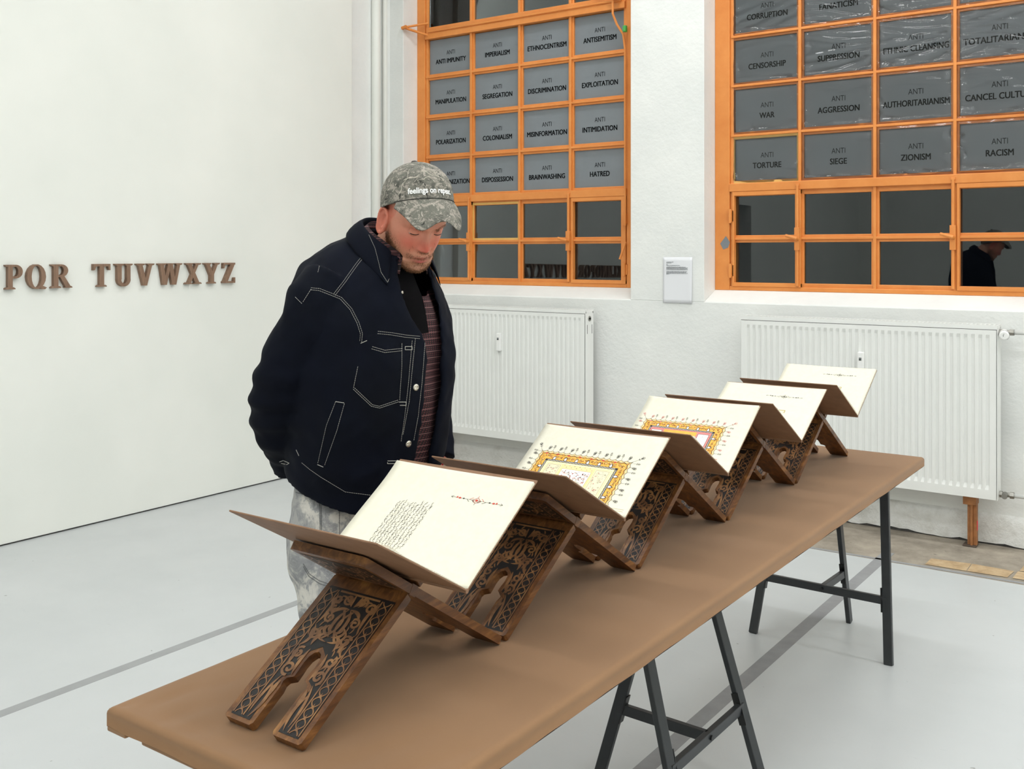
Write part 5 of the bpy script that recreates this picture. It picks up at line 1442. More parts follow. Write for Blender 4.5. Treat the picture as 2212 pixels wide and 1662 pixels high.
# ---- cap
CAPC = (.020, 0.0, .037); TILT = math.radians(-8)
def cap_pt(th, h, out=0.0):
    """azimuth from the front, height over the rim, distance off the surface"""
    Hc = .117; q = min(1.0, h / Hc); s = max(0.0, 1 - q ** 2.5) ** (1 / 2.15)
    c, sn = math.cos(th), math.sin(th)
    rx = (.111 if c > 0 else .108); ry = .0925
    seam = 1 - .006 * math.exp(-((((th + math.pi / 6) % (math.pi / 3)) - math.pi / 6) / .05) ** 2) * (1 - q)
    x, y = (rx * s * seam + out * (1 - .6 * q)) * c, (ry * s * seam + out * (1 - .6 * q)) * sn; z = h + out * q
    x += .004 * math.exp(-((q - .45) / .3) ** 2) * max(0, c)
    return wl(CAPC[0] + x * math.cos(TILT) - z * math.sin(-TILT) * 1.0, y, CAPC[2] + z * math.cos(TILT) + x * math.sin(-TILT))
mb = MB(); nh, nt = 36, 96; vs_ = []
for j in range(nh + 1):
    for i in range(nt): vs_.append(cap_pt(2 * math.pi * i / nt, .117 * math.sin(math.pi / 2 * j / nh)))
mb.add(vs_, [(j * nt + i, j * nt + (i + 1) % nt, (j + 1) * nt + (i + 1) % nt, (j + 1) * nt + i) for j in range(nh) for i in range(nt)])
o0 = len(mb.v)
inner = [cap_pt(2 * math.pi * i / nt, .004, -.004) for i in range(nt)] + [cap_pt(2 * math.pi * i / nt, .035, -.004) for i in range(nt)]
mb.add(inner, [(i, nt + i, nt + (i + 1) % nt, (i + 1) % nt) for i in range(nt)])
mb.f += [(i, o0 + i, o0 + (i + 1) % nt, (i + 1) % nt) for i in range(nt)]; mb.m += [0] * nt
crown = mb.build('baseball_cap', M['camo'], man, smooth=True); crown['label'] = 'grey leaf camouflage cap'
capo = crown
# peak
EZ = [(0, -.002), (.07, -.003), (.15, -.008), (.22, -.0145), (.3, -.021), (.36, -.0242), (.42, -.0250), (.5, -.021), (.62, -.005), (.72, .009), (.88, .026), (1, .036)]
mb = MB(); nu, nv = 40, 14; top = []; bot = []
for j in range(nv + 1):
    v_ = j / nv
    for i in range(nu + 1):
        u = -1 + 2 * i / nu; th = u * math.radians(63); bp = cap_pt(th, .002, -.0005)
        e = wl(.052 + .122 * max(0.0, math.cos(u * math.pi / 2)) ** .75, .086 * math.sin(u * math.pi / 2) * (1 + .02), interp(EZ, abs(u)))
        if abs(u) > .985: e = bp
        p = bp.lerp(e, v_); p = p + Vector((0, 0, 1)) * (.010 * math.sin(math.pi * v_) * (1 - u * u)); top.append(p); bot.append(p - Vector((0, 0, 1)) * .0032 * (1 if 0 < i < nu else .2))
N_ = len(top); gg = lambda i, j: j * (nu + 1) + i
fs = [(gg(i, j), gg(i + 1, j), gg(i + 1, j + 1), gg(i, j + 1)) for j in range(nv) for i in range(nu)]
mb.add(top + bot, fs + [tuple(N_ + k for k in reversed(f)) for f in fs])
per = [gg(i, nv) for i in range(nu + 1)]
mb.f += [(per[k], per[k + 1], N_ + per[k + 1], N_ + per[k]) for k in range(nu)]; mb.m += [0] * nu
mb.build('peak', M['camo'], capo, smooth=True)
mb = MB(); mb.tube([cap_pt(math.radians(a_), .0025, .0006) for a_ in range(-66, 67, 3)], .0010, 6); o = mb.build('peak_seam', M['cap_dark'], crown)
mb = MB(); tp = cap_pt(0, .117); upv = RW @ Vector((math.sin(TILT), 0, math.cos(TILT)))
mb.tube([tp - upv * .002, tp + upv * .003, tp + upv * .006, tp + upv * .0075], [.0095, .0095, .007, .002], 16); o = mb.build('top_button', M['button_dark'], capo, smooth=True)
v2, f2 = text2d('feelings on repeat.', 0.026, 3)
xm0 = min(p[0] for p in v2); xm1 = max(p[0] for p in v2); mb = MB()
A0, A1 = math.radians(-43), math.radians(33); arcL = .1435; sc = .0205
mb.add([cap_pt(A0 + (A1 - A0) * (x - xm0) / (xm1 - xm0), .0165 + y * sc, .0016) for x, y in v2], f2)
o = mb.build('cap_lettering', M['embroidery'], crown); o['label'] = 'white embroidered lettering'
mb = MB(); rng = random.Random(12)
for (a_, h_, da, dh) in ((-58, .020, 18, .060), (-50, .055, 30, .010), (-20, .075, 40, -.02), (-6, .060, -20, -.012), (20, .050, -25, .03), (-95, .02, 25, .05)):
    pts = [cap_pt(math.radians(a_ + da * (q / 9) + 2.5 * math.sin(q * 1.3)), h_ + dh * (q / 9) + .002 * math.sin(q), .0004) for q in range(10)]; mb.tube(pts, [.0009 * (1 - .06 * q) for q in range(10)], 5)
o = mb.build('twig_print', M['twig'], crown)
# ---- trousers
mb = loft([((-1.948, 2, .78), (.10, 0, 0), (0, .17, 0)), ((-1.948, 2, .86), (.135, 0, 0), (0, .198, 0)), ((-1.945, 2, .93), (.140, 0, 0), (0, .195, 0)), ((-1.935, 2, 1.02), (.13, 0, 0), (0, .18, 0))])
for sy, yy in ((-1, 1.893), (1, 2.107)):
    mb.tube([(-1.948, 2 + sy * .09, .90), (-1.940, yy, .78), (-1.915, yy, .64), (-1.898, yy, .52), (-1.905, yy - .002, .38), (-1.925, yy, .24), (-1.938, yy, .12), (-1.938, yy, .035)], [.108, .106, .098, .092, .090, .094, .098, .100], 32)
tr_me = fuse(mb, 0.007, 6, 0.5)
def wrinkle(me, amps, seed):
    co = coords(me).astype(np.float64); nr = normals(me); d = np.zeros(len(co)); r = np.random.RandomState(seed)
    for (amp, sx, sy, sz, n) in amps:
        for k in range(n):
            f_ = r.uniform(.6, 1.4, 3) * np.array((sx, sy, sz)) * r.choice((-1, 1), 3); ph = r.uniform(0, 6.28)
            wv = np.sin(co @ f_ + ph + 1.3 * np.sin(co @ (f_[[2, 0, 1]] * .45) + ph * 2))
            d += amp / n * np.sign(wv) * np.abs(wv) ** 0.8
    co = co + nr * d[:, None]
    me.vertices.foreach_set('co', co.astype(np.float32).ravel()); me.update()
wrinkle(tr_me, [(.010, 14, 14, 22, 4), (.006, 30, 30, 55, 5)], 3)
trousers = mesh_obj('trousers', tr_me, M['bleach'], man)
# ---- shoes
for sy, yy in ((-1, 1.895), (1, 2.105)):
    def shoe_ring(x, w, h0, h1): return ((x, yy, (h0 + h1) / 2), (0, w, 0), (0, 0, (h1 - h0) / 2))
    m_ = loft([shoe_ring(-2.035, .020, .025, .06), shoe_ring(-2.02, .035, .022, .085), shoe_ring(-1.97, .042, .02, .10), shoe_ring(-1.90, .046, .02, .085), shoe_ring(-1.83, .050, .02, .065), shoe_ring(-1.775, .042, .02, .052), shoe_ring(-1.752, .022, .022, .04)], 24)
    sh = m_.build('shoe', M['shoe'], man, smooth=True)
    out = [(-2.045, 0), (-2.03, .030), (-1.95, .042), (-1.85, .052), (-1.78, .046), (-1.745, .020), (-1.742, 0)]
    poly = [(x, yy - w) for x, w in out] + [(x, yy + w) for x, w in reversed(out[1:-1])]
    mb = MB(); mb.prism(poly, lambda u, v, d: (u, v, d), 0.0005, 0.024); mb.build('sole', M['sole'], sh, bevel=0.004)

# ---- denim jacket: an open-fronted shell with sleeves, fused into one cloth
JR = [  # z, centre x, rx, ry, forward tilt, right edge angle, left edge angle
    (.937, -1.930, .168, .206, -.36, -3, 32), (.970, -1.922, .176, .212, -.27, -3, 27), (1.02, -1.908, .186, .222, -.17, -2, 13), (1.12, -1.900, .196, .232, -.10, -1, 10), (1.22, -1.892, .202, .240, -.12, -2, 12),
    (1.32, -1.892, .202, .244, -.20, 2, 14), (1.41, -1.888, .190, .238, -.30, 1, 18), (1.48, -1.875, .170, .212, -.40, -10, 22), (1.53, -1.846, .132, .160, -.46, -22, 26), (1.565, -1.815, .098, .110, -.54, -34, 32), (1.585, -1.795, .076, .082, -.58, -40, 38)]
def jring(z):
    cols = list(zip(*JR)); return [float(np.interp(z, cols[0], c)) for c in cols]
def jpt(z, phi, out=0.0):
    _, cx, rx, ry, k, _, _ = jring(z)
    e = 2 / 2.2; c, s = math.cos(phi), math.sin(phi)
    x = (rx + out) * math.copysign(abs(c) ** e, c); y = (ry + out) * math.copysign(abs(s) ** e, s)
    flare = .018 * math.exp(-((z - 1.18) / .22) ** 2) * math.exp(-((math.degrees(phi) - 22) / 22) ** 2)
    return Vector((cx + x + flare, 2.0 + y + flare * .3, z + k * x))
mb = MB(); nz, nph = 70, 120; outer = []; innr = []
for j in range(nz + 1):
    z = .937 + (1.585 - .937) * j / nz; _, cx, rx, ry, k, pr, pl_ = jring(z)
    for i in range(nph + 1):
        ph = math.radians(pl_ + (360 + pr - pl_) * i / nph)
        outer.append(jpt(z, ph)); innr.append(jpt(z, ph, -.015))
N_ = len(outer); gg = lambda i, j: j * (nph + 1) + i
fs = [(gg(i, j), gg(i + 1, j), gg(i + 1, j + 1), gg(i, j + 1)) for j in range(nz) for i in range(nph)]
mb.add(outer + innr, fs + [tuple(N_ + k for k in reversed(f)) for f in fs])
per = [gg(i, 0) for i in range(nph + 1)] + [gg(nph, j) for j in range(1, nz + 1)] + [gg(i, nz) for i in range(nph - 1, -1, -1)] + [gg(0, j) for j in range(nz - 1, 0, -1)]
for k in range(len(per)):
    a_, b_ = per[k], per[(k + 1) % len(per)]; mb.f.append((b_, a_, N_ + a_, N_ + b_)); mb.m.append(0)
def tube_wall(m_, pts, rad, th):     # a hollow sleeve
    m_.tube(pts, rad, 36)
SLV_R = [(-1.885, 1.86, 1.475), (-1.895, 1.815, 1.43), (-1.902, 1.800, 1.38), (-1.935, 1.792, 1.33), (-1.968, 1.788, 1.27), (-2.012, 1.788, 1.19), (-2.030, 1.800, 1.15), (-2.050, 1.832, 1.09), (-2.075, 1.868, 1.04), (-2.094, 1.892, 1.012)]
mb.tube(SLV_R, [.088, .086, .080, .078, .079, .080, .076, .070, .062, .056], 36)
SLV_L = [(-1.885, 2.14, 1.475), (-1.895, 2.185, 1.42), (-1.903, 2.208, 1.36), (-1.908, 2.232, 1.28), (-1.908, 2.236, 1.20), (-1.872, 2.226, 1.10), (-1.832, 2.210, 1.035), (-1.812, 2.198, 1.012)]
mb.tube(SLV_L, [.088, .086, .078, .074, .074, .064, .056, .052], 36)
for (p, q) in (((-2.085, 1.886, 1.020), (-2.096, 1.912, .972)), ((-1.815, 2.200, 1.016), (-1.795, 2.182, .978))):
    mb.tube([p, q], [.056, .055] if p[0] < -2 else [.050, .049], 32)
jk_me = fuse(mb, 0.0065, 5, 0.5)
wrinkle(jk_me, [(.006, 10, 10, 16, 4), (.004, 26, 26, 34, 5), (.002, 60, 60, 70, 5)], 8)
# deeper creases where the sleeve bends
co = coords(jk_me).astype(np.float64); nr = normals(jk_me)
el = np.array((-2.02, 1.79, 1.17)); dist = np.linalg.norm(co - el, axis=1); axis = np.array((-.28, .12, -.95)); sproj = (co - el) @ axis
d = .009 * np.sin(sproj * 95 + 2.2 * co[:, 0] * 12) * np.exp(-(dist / .11) ** 2)
el2 = np.array((-2.09, 1.885, 1.03)); d2 = np.linalg.norm(co - el2, axis=1); d += .006 * np.sin(((co - el2) @ axis) * 150) * np.exp(-(d2 / .06) ** 2)
co = co + nr * d[:, None]; jk_me.vertices.foreach_set('co', co.astype(np.float32).ravel()); jk_me.update()
jacket = mesh_obj('denim_jacket', jk_me, M['denim'], man)
jbv = BVHTree.FromPolygons([v.co.copy() for v in jk_me.vertices], [tuple(p.vertices) for p in jk_me.polygons])
# collar: a folded band standing round the neck
mb = MB(); nA = 44; up_ = []; 
for i in range(nA + 1):
    q = i / nA; ph = math.radians(44 + (360 - 52 - 44) * q); ends = math.sin(math.pi * q) ** .35
    base_ = jpt(1.578, ph, .002); topv = jpt(1.585, ph, .003) + Vector((-.004, 0, .026 * (.35 + .65 * ends)))
    fold = jpt(1.566, ph, .012 + .004 * (1 - ends)) + Vector((.0, 0, -.012 * (1 - ends)))
    if q > .80: fold += Vector((.014, -.006, -.040)) * ((q - .80) / .20)
    if q < .2: fold += Vector((.014, .006, -.040)) * ((.2 - q) / .2)
    up_ += [base_, topv + (topv - base_).normalized() * -.004 + Vector((0, 0, .0)), topv + Vector((0, 0, .003)), (topv + fold) / 2 + (fold - Vector((jring(1.566)[1], 2, fold.z))).normalized() * .004 + Vector((0, 0, .003)), fold, fold + Vector((0, 0, -.003)) - (fold - base_) * .12]
K = 6
mb.add(up_, [(i * K + k, i * K + k + 1, (i + 1) * K + k + 1, (i + 1) * K + k) for i in range(nA) for k in range(K - 1)])
co_ = mb.build('collar', M['denim'], jacket, smooth=True)
s = co_.modifiers.new('thick', 'SOLIDIFY'); s.thickness = 0.006; s.offset = 0
s = co_.modifiers.new('sub', 'SUBSURF'); s.levels = 1; s.render_levels = 1
# ---- plaid shirt and dark top seen in the opening
mb = MB(); vs_ = []; nz, nph = 50, 40
for j in range(nz + 1):
    z = .96 + (1.50 - .96) * j / nz
    for i in range(nph + 1):
        ph = math.radians(-55 + 110 * i / nph); vs_.append(jpt(z, ph, -.030 - .012 * (i % 2 == 0) * 0 - .006 * math.sin(ph * 9 + z * 14)))
mb.add(vs_, [(j * (nph + 1) + i, j * (nph + 1) + i + 1, (j + 1) * (nph + 1) + i + 1, (j + 1) * (nph + 1) + i) for j in range(nz) for i in range(nph)])
shirt = mb.build('plaid_shirt', M['plaid'], man, smooth=True); s = shirt.modifiers.new('thick', 'SOLIDIFY'); s.thickness = .004
mb = MB(); nA = 30; vs_ = []   # shirt collar round the neck
for i in range(nA + 1):
    q = i / nA; ph = math.radians(30 + (360 - 34 - 30) * q)
    b_ = jpt(1.560, ph, -.012); t_ = jpt(1.585, ph, -.006) + Vector((.0, 0, .020)); o_ = jpt(1.568, ph, -.014)
    if q > .85 or q < .15: k = (q - .85) / .15 if q > .5 else (.15 - q) / .15; o_ += Vector((.012, -.002 if q > .5 else .002, -.024)) * k; t_ += Vector((.006, 0, -.012)) * k
    vs_ += [b_, t_, o_]
mb.add(vs_, [(i * 3 + k, i * 3 + k + 1, (i + 1) * 3 + k + 1, (i + 1) * 3 + k) for i in range(nA) for k in range(2)])
sc_ = mb.build('shirt_collar', M['plaid'], shirt, smooth=True); s = sc_.modifiers.new('thick', 'SOLIDIFY'); s.thickness = .003
mb = MB(); vs_ = []; nz, nph = 24, 20
for j in range(nz + 1):
    z = 1.40 + .16 * j / nz
    for i in range(nph + 1): vs_.append(jpt(z, math.radians(-40 + 48 * i / nph), -.022 + .004 * math.cos(math.radians(-40 + 48 * i / nph) * 3) - .02 * max(0, (z - 1.5) / .06)))
mb.add(vs_, [(j * (nph + 1) + i, j * (nph + 1) + i + 1, (j + 1) * (nph + 1) + i + 1, (j + 1) * (nph + 1) + i) for j in range(nz) for i in range(nph)])
under = mb.build('black_undershirt', M['black_cloth'], man, smooth=True)
# ---- contrast stitching, snapped on to the cloth
def stitch(m_, pts, bvt, dash=.0042, gap=.0014, rad=.00052, lift=.0006):
    P_ = []
    for p in pts:
        h_ = bvt.find_nearest(Vector(p))
        P_.append(h_[0] + h_[1] * lift)
    acc = 0.0; on = True; cur = [P_[0]]; need = dash
    for a, b in zip(P_, P_[1:]):
        L_ = (b - a).length; pos = 0.0
        if L_ < 1e-6: continue
        while pos < L_:
            step = min(need, L_ - pos); pos += step; need -= step
            if on: cur.append(a.lerp(b, pos / L_))
            if need <= 1e-7:
                if on:
                    m_.tube(cur, rad, 4); on = False; need = gap; cur = []
                else: on = True; need = dash; cur = [a.lerp(b, pos / L_)]
SEAMS = {'collar': [[-18812,19841,16350],[-18627,19664,16219],[-18071,19094,16081],[-17988,19063,15996],[-17910,19036,15911],[-17840,19018,15827],[-17775,19004,15743],[-17721,18981,15651],[-17669,18960,15558],[-17623,18945,15467],[-17580,18933,15375],[-17543,18922,15293],[-17507,18912,15211],[-17476,18907,15128],[-17417,18924,15042],[-17361,18943,14956],[-17308,18967,14870],[-17273,19137,14831],[-17235,19235,14853],[-19033,21398,14798]], 'shoulder': [[-17919,18917,15743],[-17950,18872,15675],[-17980,18827,15608],[-18021,18794,15541],[-18080,18778,15473],[-18085,18707,15406],[-18091,18638,15339],[-18089,18565,15271],[-18085,18492,15203],[-18086,18424,15135],[-18094,18363,15067],[-18101,18301,15000],[-18091,18222,14933],[-18096,18149,14862],[-18114,18089,14791],[-18134,18031,14720],[-18153,17972,14649],[-18167,17909,14579]], 'shoulder2': [[-17868,18923,15710],[-17897,18877,15642],[-17927,18832,15575],[-17967,18797,15508],[-18022,18779,15441],[-18029,18709,15374],[-18033,18638,15307],[-18031,18566,15239],[-18028,18493,15171],[-18031,18427,15104],[-18040,18367,15036],[-18049,18308,14969],[-18053,18244,14902],[-18065,18177,14831],[-18085,18118,14759],[-18105,18061,14688],[-18126,18004,14617],[-18144,17944,14547]], 'arm': [[-18574,17543,14744],[-18480,17603,14732],[-18395,17670,14721],[-18334,17722,14689],[-18276,17776,14656],[-18221,17835,14624],[-18174,17900,14591],[-18115,17994,14543],[-18028,18061,14496],[-17955,18078,14428],[-17886,18097,14359],[-17821,18121,14291],[-17759,18148,14222],[-17710,18159,14139],[-17660,18168,14056],[-17611,18180,13974],[-17568,18197,13891],[-17534,18205,13796],[-17504,18219,13700],[-17484,18241,13603],[-17497,18238,13487],[-17510,18236,13371]], 'arm2': [[-18556,17519,14693],[-18471,17581,14682],[-18393,17650,14671],[-18332,17699,14640],[-18272,17750,14608],[-18218,17807,14576],[-18174,17873,14543],[-18122,17966,14499],[-18043,18032,14456],[-17974,18048,14390],[-17906,18065,14324],[-17843,18087,14259],[-17783,18112,14193],[-17734,18121,14113],[-17685,18130,14032],[-17638,18141,13952],[-17594,18156,13872],[-17561,18164,13781],[-17533,18177,13690],[-17515,18200,13597],[-17530,18199,13487],[-17545,18198,13377]], 'arm_end': [[-17526,18219,13360],[-17463,18286,13399],[-17406,18358,13437]], 'back': [[-18559,17528,14710],[-18570,17480,14642],[-18600,17449,14573],[-18633,17421,14504],[-18667,17394,14435],[-18700,17366,14365]], 'back2': [[-18915,17334,14511],[-18830,17332,14456],[-18759,17344,14399],[-18697,17363,14343]], 'back3': [[-18691,17938,15283],[-18641,17859,15184],[-18604,17791,15086]], 'yoke': [[-17302,18601,13646],[-17262,18684,13634],[-17223,18770,13621],[-17190,18863,13608],[-17162,18962,13594],[-17135,19063,13574],[-17105,19160,13555],[-17076,19260,13535],[-17055,19370,13514],[-17042,19497,13497],[-17027,19626,13480],[-17013,19755,13463],[-17004,19892,13445]], 'yoke2': [[-17299,18588,13589],[-17258,18671,13577],[-17222,18759,13564],[-17191,18853,13551],[-17165,18954,13537],[-17135,19051,13517],[-17103,19147,13497],[-17074,19247,13477],[-17055,19358,13456],[-17041,19486,13439],[-17029,19617,13421],[-17011,19744,13404],[-16994,19871,13387]], 'ptop': [[-17347,18446,13272],[-17309,18519,13245],[-17271,18592,13218],[-17232,18664,13192],[-17192,18736,13165],[-17155,18826,13169],[-17125,18924,13172],[-17103,19032,13175],[-17084,19144,13176],[-17063,19255,13178]], 'ptop2': [[-17359,18435,13216],[-17316,18507,13189],[-17273,18579,13162],[-17229,18651,13135],[-17188,18726,13108],[-17152,18820,13112],[-17121,18921,13115],[-17100,19032,13116],[-17077,19142,13118],[-17054,19253,13120]], 'pside': [[-17071,19246,13309],[-17070,19244,13214],[-17059,19232,13121],[-17041,19212,13030],[-17025,19194,12938],[-17013,19180,12846],[-17008,19174,12752],[-17007,19165,12664],[-17007,19156,12575],[-17007,19148,12487],[-17008,19139,12398],[-17010,19133,12309],[-17016,19130,12220],[-17022,19128,12130],[-17024,19122,12042],[-17025,19114,11953],[-17026,19107,11864]], 'pout': [[-17659,18094,12221],[-17615,18140,12158],[-17571,18186,12095],[-17528,18233,12032],[-17486,18281,11969],[-17444,18330,11906],[-17402,18378,11842],[-17364,18431,11778],[-17306,18520,11749],[-17251,18612,11719],[-17209,18686,11740],[-17170,18763,11761],[-17134,18845,11782],[-17100,18927,11802],[-17065,19011,11822],[-17031,19095,11842]], 'pout2': [[-17636,18115,12253],[-17594,18162,12191],[-17551,18209,12129],[-17508,18255,12066],[-17467,18303,12004],[-17427,18352,11941],[-17386,18401,11878],[-17348,18453,11814],[-17301,18529,11790],[-17255,18606,11765],[-17215,18680,11786],[-17177,18757,11807],[-17141,18836,11827],[-17106,18916,11848],[-17069,18995,11868],[-17036,19078,11888]], 'pl': [[-17572,18168,12785],[-17582,18155,12704],[-17592,18142,12624],[-17603,18130,12544],[-17615,18119,12463],[-17629,18110,12383],[-17643,18102,12302],[-17659,18094,12221]], 'placket': [[-17017,19705,13409],[-17013,19686,13319],[-17001,19658,13230],[-16988,19629,13142],[-16978,19603,13053],[-16968,19577,12964],[-16955,19549,12876],[-16943,19520,12788],[-16933,19495,12700],[-16923,19470,12612],[-16915,19449,12528],[-16910,19430,12443],[-16907,19415,12358],[-16910,19407,12272],[-16918,19403,12185],[-16927,19402,12098],[-16935,19399,12011],[-16945,19399,11923],[-16954,19398,11836],[-16962,19381,11749],[-16968,19363,11664],[-16979,19351,11577],[-16994,19343,11489],[-17011,19337,11400],[-17029,19333,11312],[-17046,19327,11223],[-17062,19321,11135],[-17077,19313,11047],[-17094,19307,10958]], 'placket2': [[-17029,19592,13357],[-17022,19572,13273],[-17010,19547,13189],[-16998,19523,13105],[-16987,19499,13022],[-16976,19475,12939],[-16966,19452,12856],[-16956,19430,12772],[-16949,19411,12689],[-16942,19392,12605],[-16936,19374,12522],[-16930,19356,12439],[-16927,19342,12355],[-16930,19334,12270],[-16938,19329,12188],[-16949,19327,12104],[-16958,19324,12021],[-16966,19319,11939],[-16974,19313,11856],[-16979,19305,11774],[-16984,19296,11692],[-16992,19291,11609],[-17003,19289,11526],[-17016,19289,11442],[-17032,19287,11348],[-17048,19285,11254],[-17066,19285,11159],[-17082,19283,11065],[-17098,19281,10970],[-17116,19281,10875],[-17136,19284,10780]], 'edge': [[-18414,21741,13148],[-16969,20026,13251],[-16955,20001,13163],[-16941,19975,13075],[-16924,19945,12988],[-16902,19910,12902],[-16886,19882,12816],[-16881,19866,12732],[-16885,19860,12646],[-16890,19854,12561],[-16888,19842,12476],[-16881,19823,12393],[-16872,19802,12310],[-16865,19784,12227],[-16862,19765,12146],[-16862,19750,12064],[-16864,19738,11982],[-16870,19731,11898],[-16879,19727,11814],[-16891,19726,11730],[-16904,19727,11645],[-16920,19731,11560],[-16940,19739,11473],[-16951,19738,11388],[-16963,19726,11295],[-16977,19716,11201],[-16997,19713,11105],[-17018,19711,11009],[-17043,19714,10912],[-17064,19712,10816],[-17082,19706,10721]], 'lapel': [[-18574,21017,14415],[-18466,20963,14339],[-18379,20932,14263],[-18348,20963,14182],[-18350,21033,14099],[-18336,21109,14016],[-18319,21183,13933],[-18305,21260,13849],[-18299,21346,13764],[-18297,21431,13682],[-18299,21519,13599],[-18307,21616,13514]], 'tack1': [[-17051,19347,13219],[-17031,19458,13212],[-17009,19569,13205],[-16997,19554,13123],[-17017,19442,13131],[-17040,19335,13138],[-17051,19347,13219]], 'tack2': [[-17032,19096,11830],[-17004,19196,11820],[-16979,19301,11810],[-16980,19302,11727],[-17008,19201,11737],[-17038,19103,11746]], 'tack3': [[-17325,18985,10322],[-17289,19111,10305],[-17262,19247,10285],[-17273,19259,10211],[-17303,19126,10230],[-17340,19001,10247],[-17325,18985,10322]], 'hand': [[-18008,17833,11911],[-18043,17821,11823],[-18075,17807,11737],[-18107,17794,11650],[-18143,17783,11562],[-18184,17777,11473],[-18226,17773,11384],[-18270,17771,11294],[-18300,17775,11209],[-18331,17780,11124],[-18360,17782,11040],[-18386,17783,10956],[-18411,17782,10872],[-18438,17782,10787],[-18470,17789,10701],[-18509,17801,10613],[-18546,17811,10526],[-18576,17815,10440],[-18602,17815,10355],[-18633,17819,10269]], 'hand2': [[-17820,17950,11867],[-17842,17939,11782],[-17867,17932,11697],[-17891,17924,11613],[-17912,17913,11529],[-17929,17898,11446],[-17948,17884,11362],[-17972,17876,11277],[-18001,17874,11191],[-18041,17872,11104],[-18082,17872,11017],[-18125,17874,10929],[-18165,17873,10841],[-18204,17870,10754],[-18243,17868,10667],[-18282,17865,10579],[-18324,17865,10491],[-18371,17870,10401],[-18416,17874,10312],[-18456,17872,10223]], 'handt': [[-18008,17833,11911],[-17903,17888,11896],[-17812,17958,11878]], 'handb': [[-18633,17819,10269],[-18542,17844,10241],[-18457,17873,10211]], 'hem': [[-19190,17805,10251],[-19101,17817,10201],[-19008,17825,10152],[-18914,17832,10103],[-18826,17840,10066],[-18747,17856,10026],[-18669,17874,9986],[-18592,17892,9945],[-18512,17920,9904],[-18441,17957,9860],[-18377,18002,9813],[-18316,18048,9766],[-18257,18097,9717],[-18203,18151,9668],[-18153,18209,9616],[-18106,18270,9564],[-18043,18334,9549],[-17982,18399,9533],[-17920,18464,9517],[-17859,18529,9501],[-17801,18598,9484],[-17745,18670,9466],[-17692,18745,9446]], 'hole': [[-20466,18200,10055],[-20327,18204,10107],[-19980,17997,10147],[-19790,17928,10146],[-19922,17968,10087],[-20321,18215,10014],[-20470,18235,10011]], 'cufft': [[-19334,17749,10575],[-19283,17749,10504],[-19243,17760,10430]], 'btn1': [[-18413,21479,13479],[-18413,21479,13479]], 'btn2': [[-16885,19570,12165],[-16885,19570,12165]], 'btn3': [[-17113,19543,10695],[-17113,19543,10695]], 'btn4': [[-17195,19386,14601],[-17195,19386,14601]], 't_seam1': [[-18943,18229,9469],[-18935,18224,9376],[-18919,18212,9285],[-18902,18198,9195],[-18882,18182,9106],[-18862,18165,9017],[-18844,18150,8928],[-18829,18138,8840],[-18819,18131,8750],[-18813,18127,8658],[-18811,18127,8565],[-18814,18132,8471],[-18821,18142,8374],[-18829,18151,8277]], 't_seam1b': [[-18979,18215,9467],[-18970,18209,9374],[-18953,18196,9284],[-18934,18180,9194],[-18913,18162,9106],[-18891,18144,9017],[-18872,18129,8928],[-18858,18118,8840],[-18847,18109,8750],[-18841,18105,8659],[-18839,18106,8566],[-18843,18112,8470],[-18851,18122,8374],[-18858,18131,8277]], 't_seam2': [[-18546,18497,9078],[-18544,18496,8995],[-18540,18492,8913],[-18535,18486,8832],[-18530,18481,8750],[-18530,18481,8667],[-18531,18485,8582],[-18532,18490,8498],[-18534,18495,8413],[-18534,18498,8329],[-18533,18501,8245]], 't_pocket': [[-19791,18153,9343],[-19602,18091,9357],[-19455,18067,9358],[-19339,18072,9349],[-19239,18098,9364],[-19148,18134,9376],[-19061,18172,9386],[-18974,18210,9397]], 't_flap': [[-19247,17906,7636],[-19192,17923,7554],[-19138,17943,7472],[-19089,17965,7388],[-18995,17994,7338],[-18902,18023,7289],[-18810,18053,7239],[-18717,18098,7213],[-18636,18154,7182],[-18562,18217,7148]], 't_flap2': [[-19248,17907,7564],[-19194,17926,7482],[-19144,17948,7398],[-19095,17970,7314],[-19000,17999,7265],[-18904,18025,7217],[-18812,18054,7167],[-18724,18094,7142],[-18645,18141,7113],[-18573,18196,7080]]}
jb2 = BVHTree.FromPolygons([v.co.copy() for v in jk_me.vertices], [tuple(p.vertices) for p in jk_me.polygons])
dg = bpy.context.evaluated_depsgraph_get(); dg.update(); ce = co_.evaluated_get(dg).to_mesh()
cb = BVHTree.FromPolygons([v.co.copy() for v in ce.vertices], [tuple(p.vertices) for p in ce.polygons])
tb_ = BVHTree.FromPolygons([v.co.copy() for v in tr_me.vertices], [tuple(p.vertices) for p in tr_me.polygons])
mj, mc, mt = MB(), MB(), MB()
for k, pts in SEAMS.items():
    pts = [[c / 10000 for c in p] for p in pts]
    if k.startswith('btn'):
        h_ = jb2.find_nearest(Vector(pts[0])); p, n_ = h_[0], h_[1]; mb = MB(); r_ = .0045 if k == 'btn4' else .0088
        mb.tube([p - n_ * .001, p + n_ * .002, p + n_ * .0035, p + n_ * .0030, p + n_ * .0024, p + n_ * .0034], [r_, r_, r_ * .85, r_ * .60, r_ * .42, r_ * .3], 20)
        o = mb.build('jacket_button', M['button'], jacket, smooth=True); o['label'] = 'silver metal button'
    elif k.startswith('t_'): stitch(mt, pts, tb_, .006, .0005, .0009)
    elif k == 'collar': stitch(mc, pts, cb)
    elif k in ('hole', 'handt', 'handb', 'arm_end', 'cufft') or k.startswith('tack'): stitch(mj, pts, jb2, .004, .0004, .0009)
    else: stitch(mj, pts, jb2)
o = mj.build('topstitching', M['thread'], jacket); o['label'] = 'pale contrast topstitching'
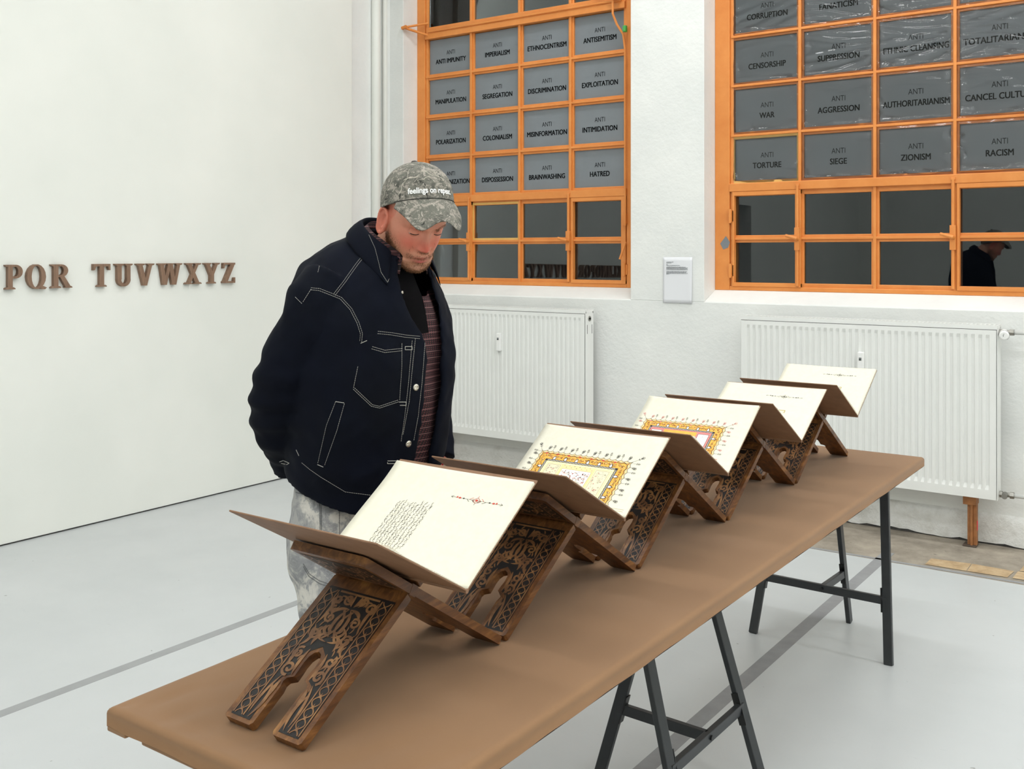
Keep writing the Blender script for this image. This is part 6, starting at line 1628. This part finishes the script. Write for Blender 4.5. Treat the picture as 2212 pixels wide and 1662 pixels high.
o = mc.build('collar_stitching', M['thread'], co_); o = mt.build('seam_stitching', M['grey_thread'], trousers)
mb = MB(); c_ = Vector((-1.798, 2.176, .989)); ax = Vector((.05, -.97, -.20)).normalized(); s_ = ax.cross(Vector((0, 0, 1))).normalized(); u_ = s_.cross(ax)
mb.tube([c_ + ax * .012 + (s_ * math.cos(a_) * .031 + u_ * math.sin(a_) * .024) for a_ in [2 * math.pi * i / 20 for i in range(21)]], .0035, 8)
o = mb.build('red_bracelet', M['red_cord'], man); o['label'] = 'red cord at the wrist'
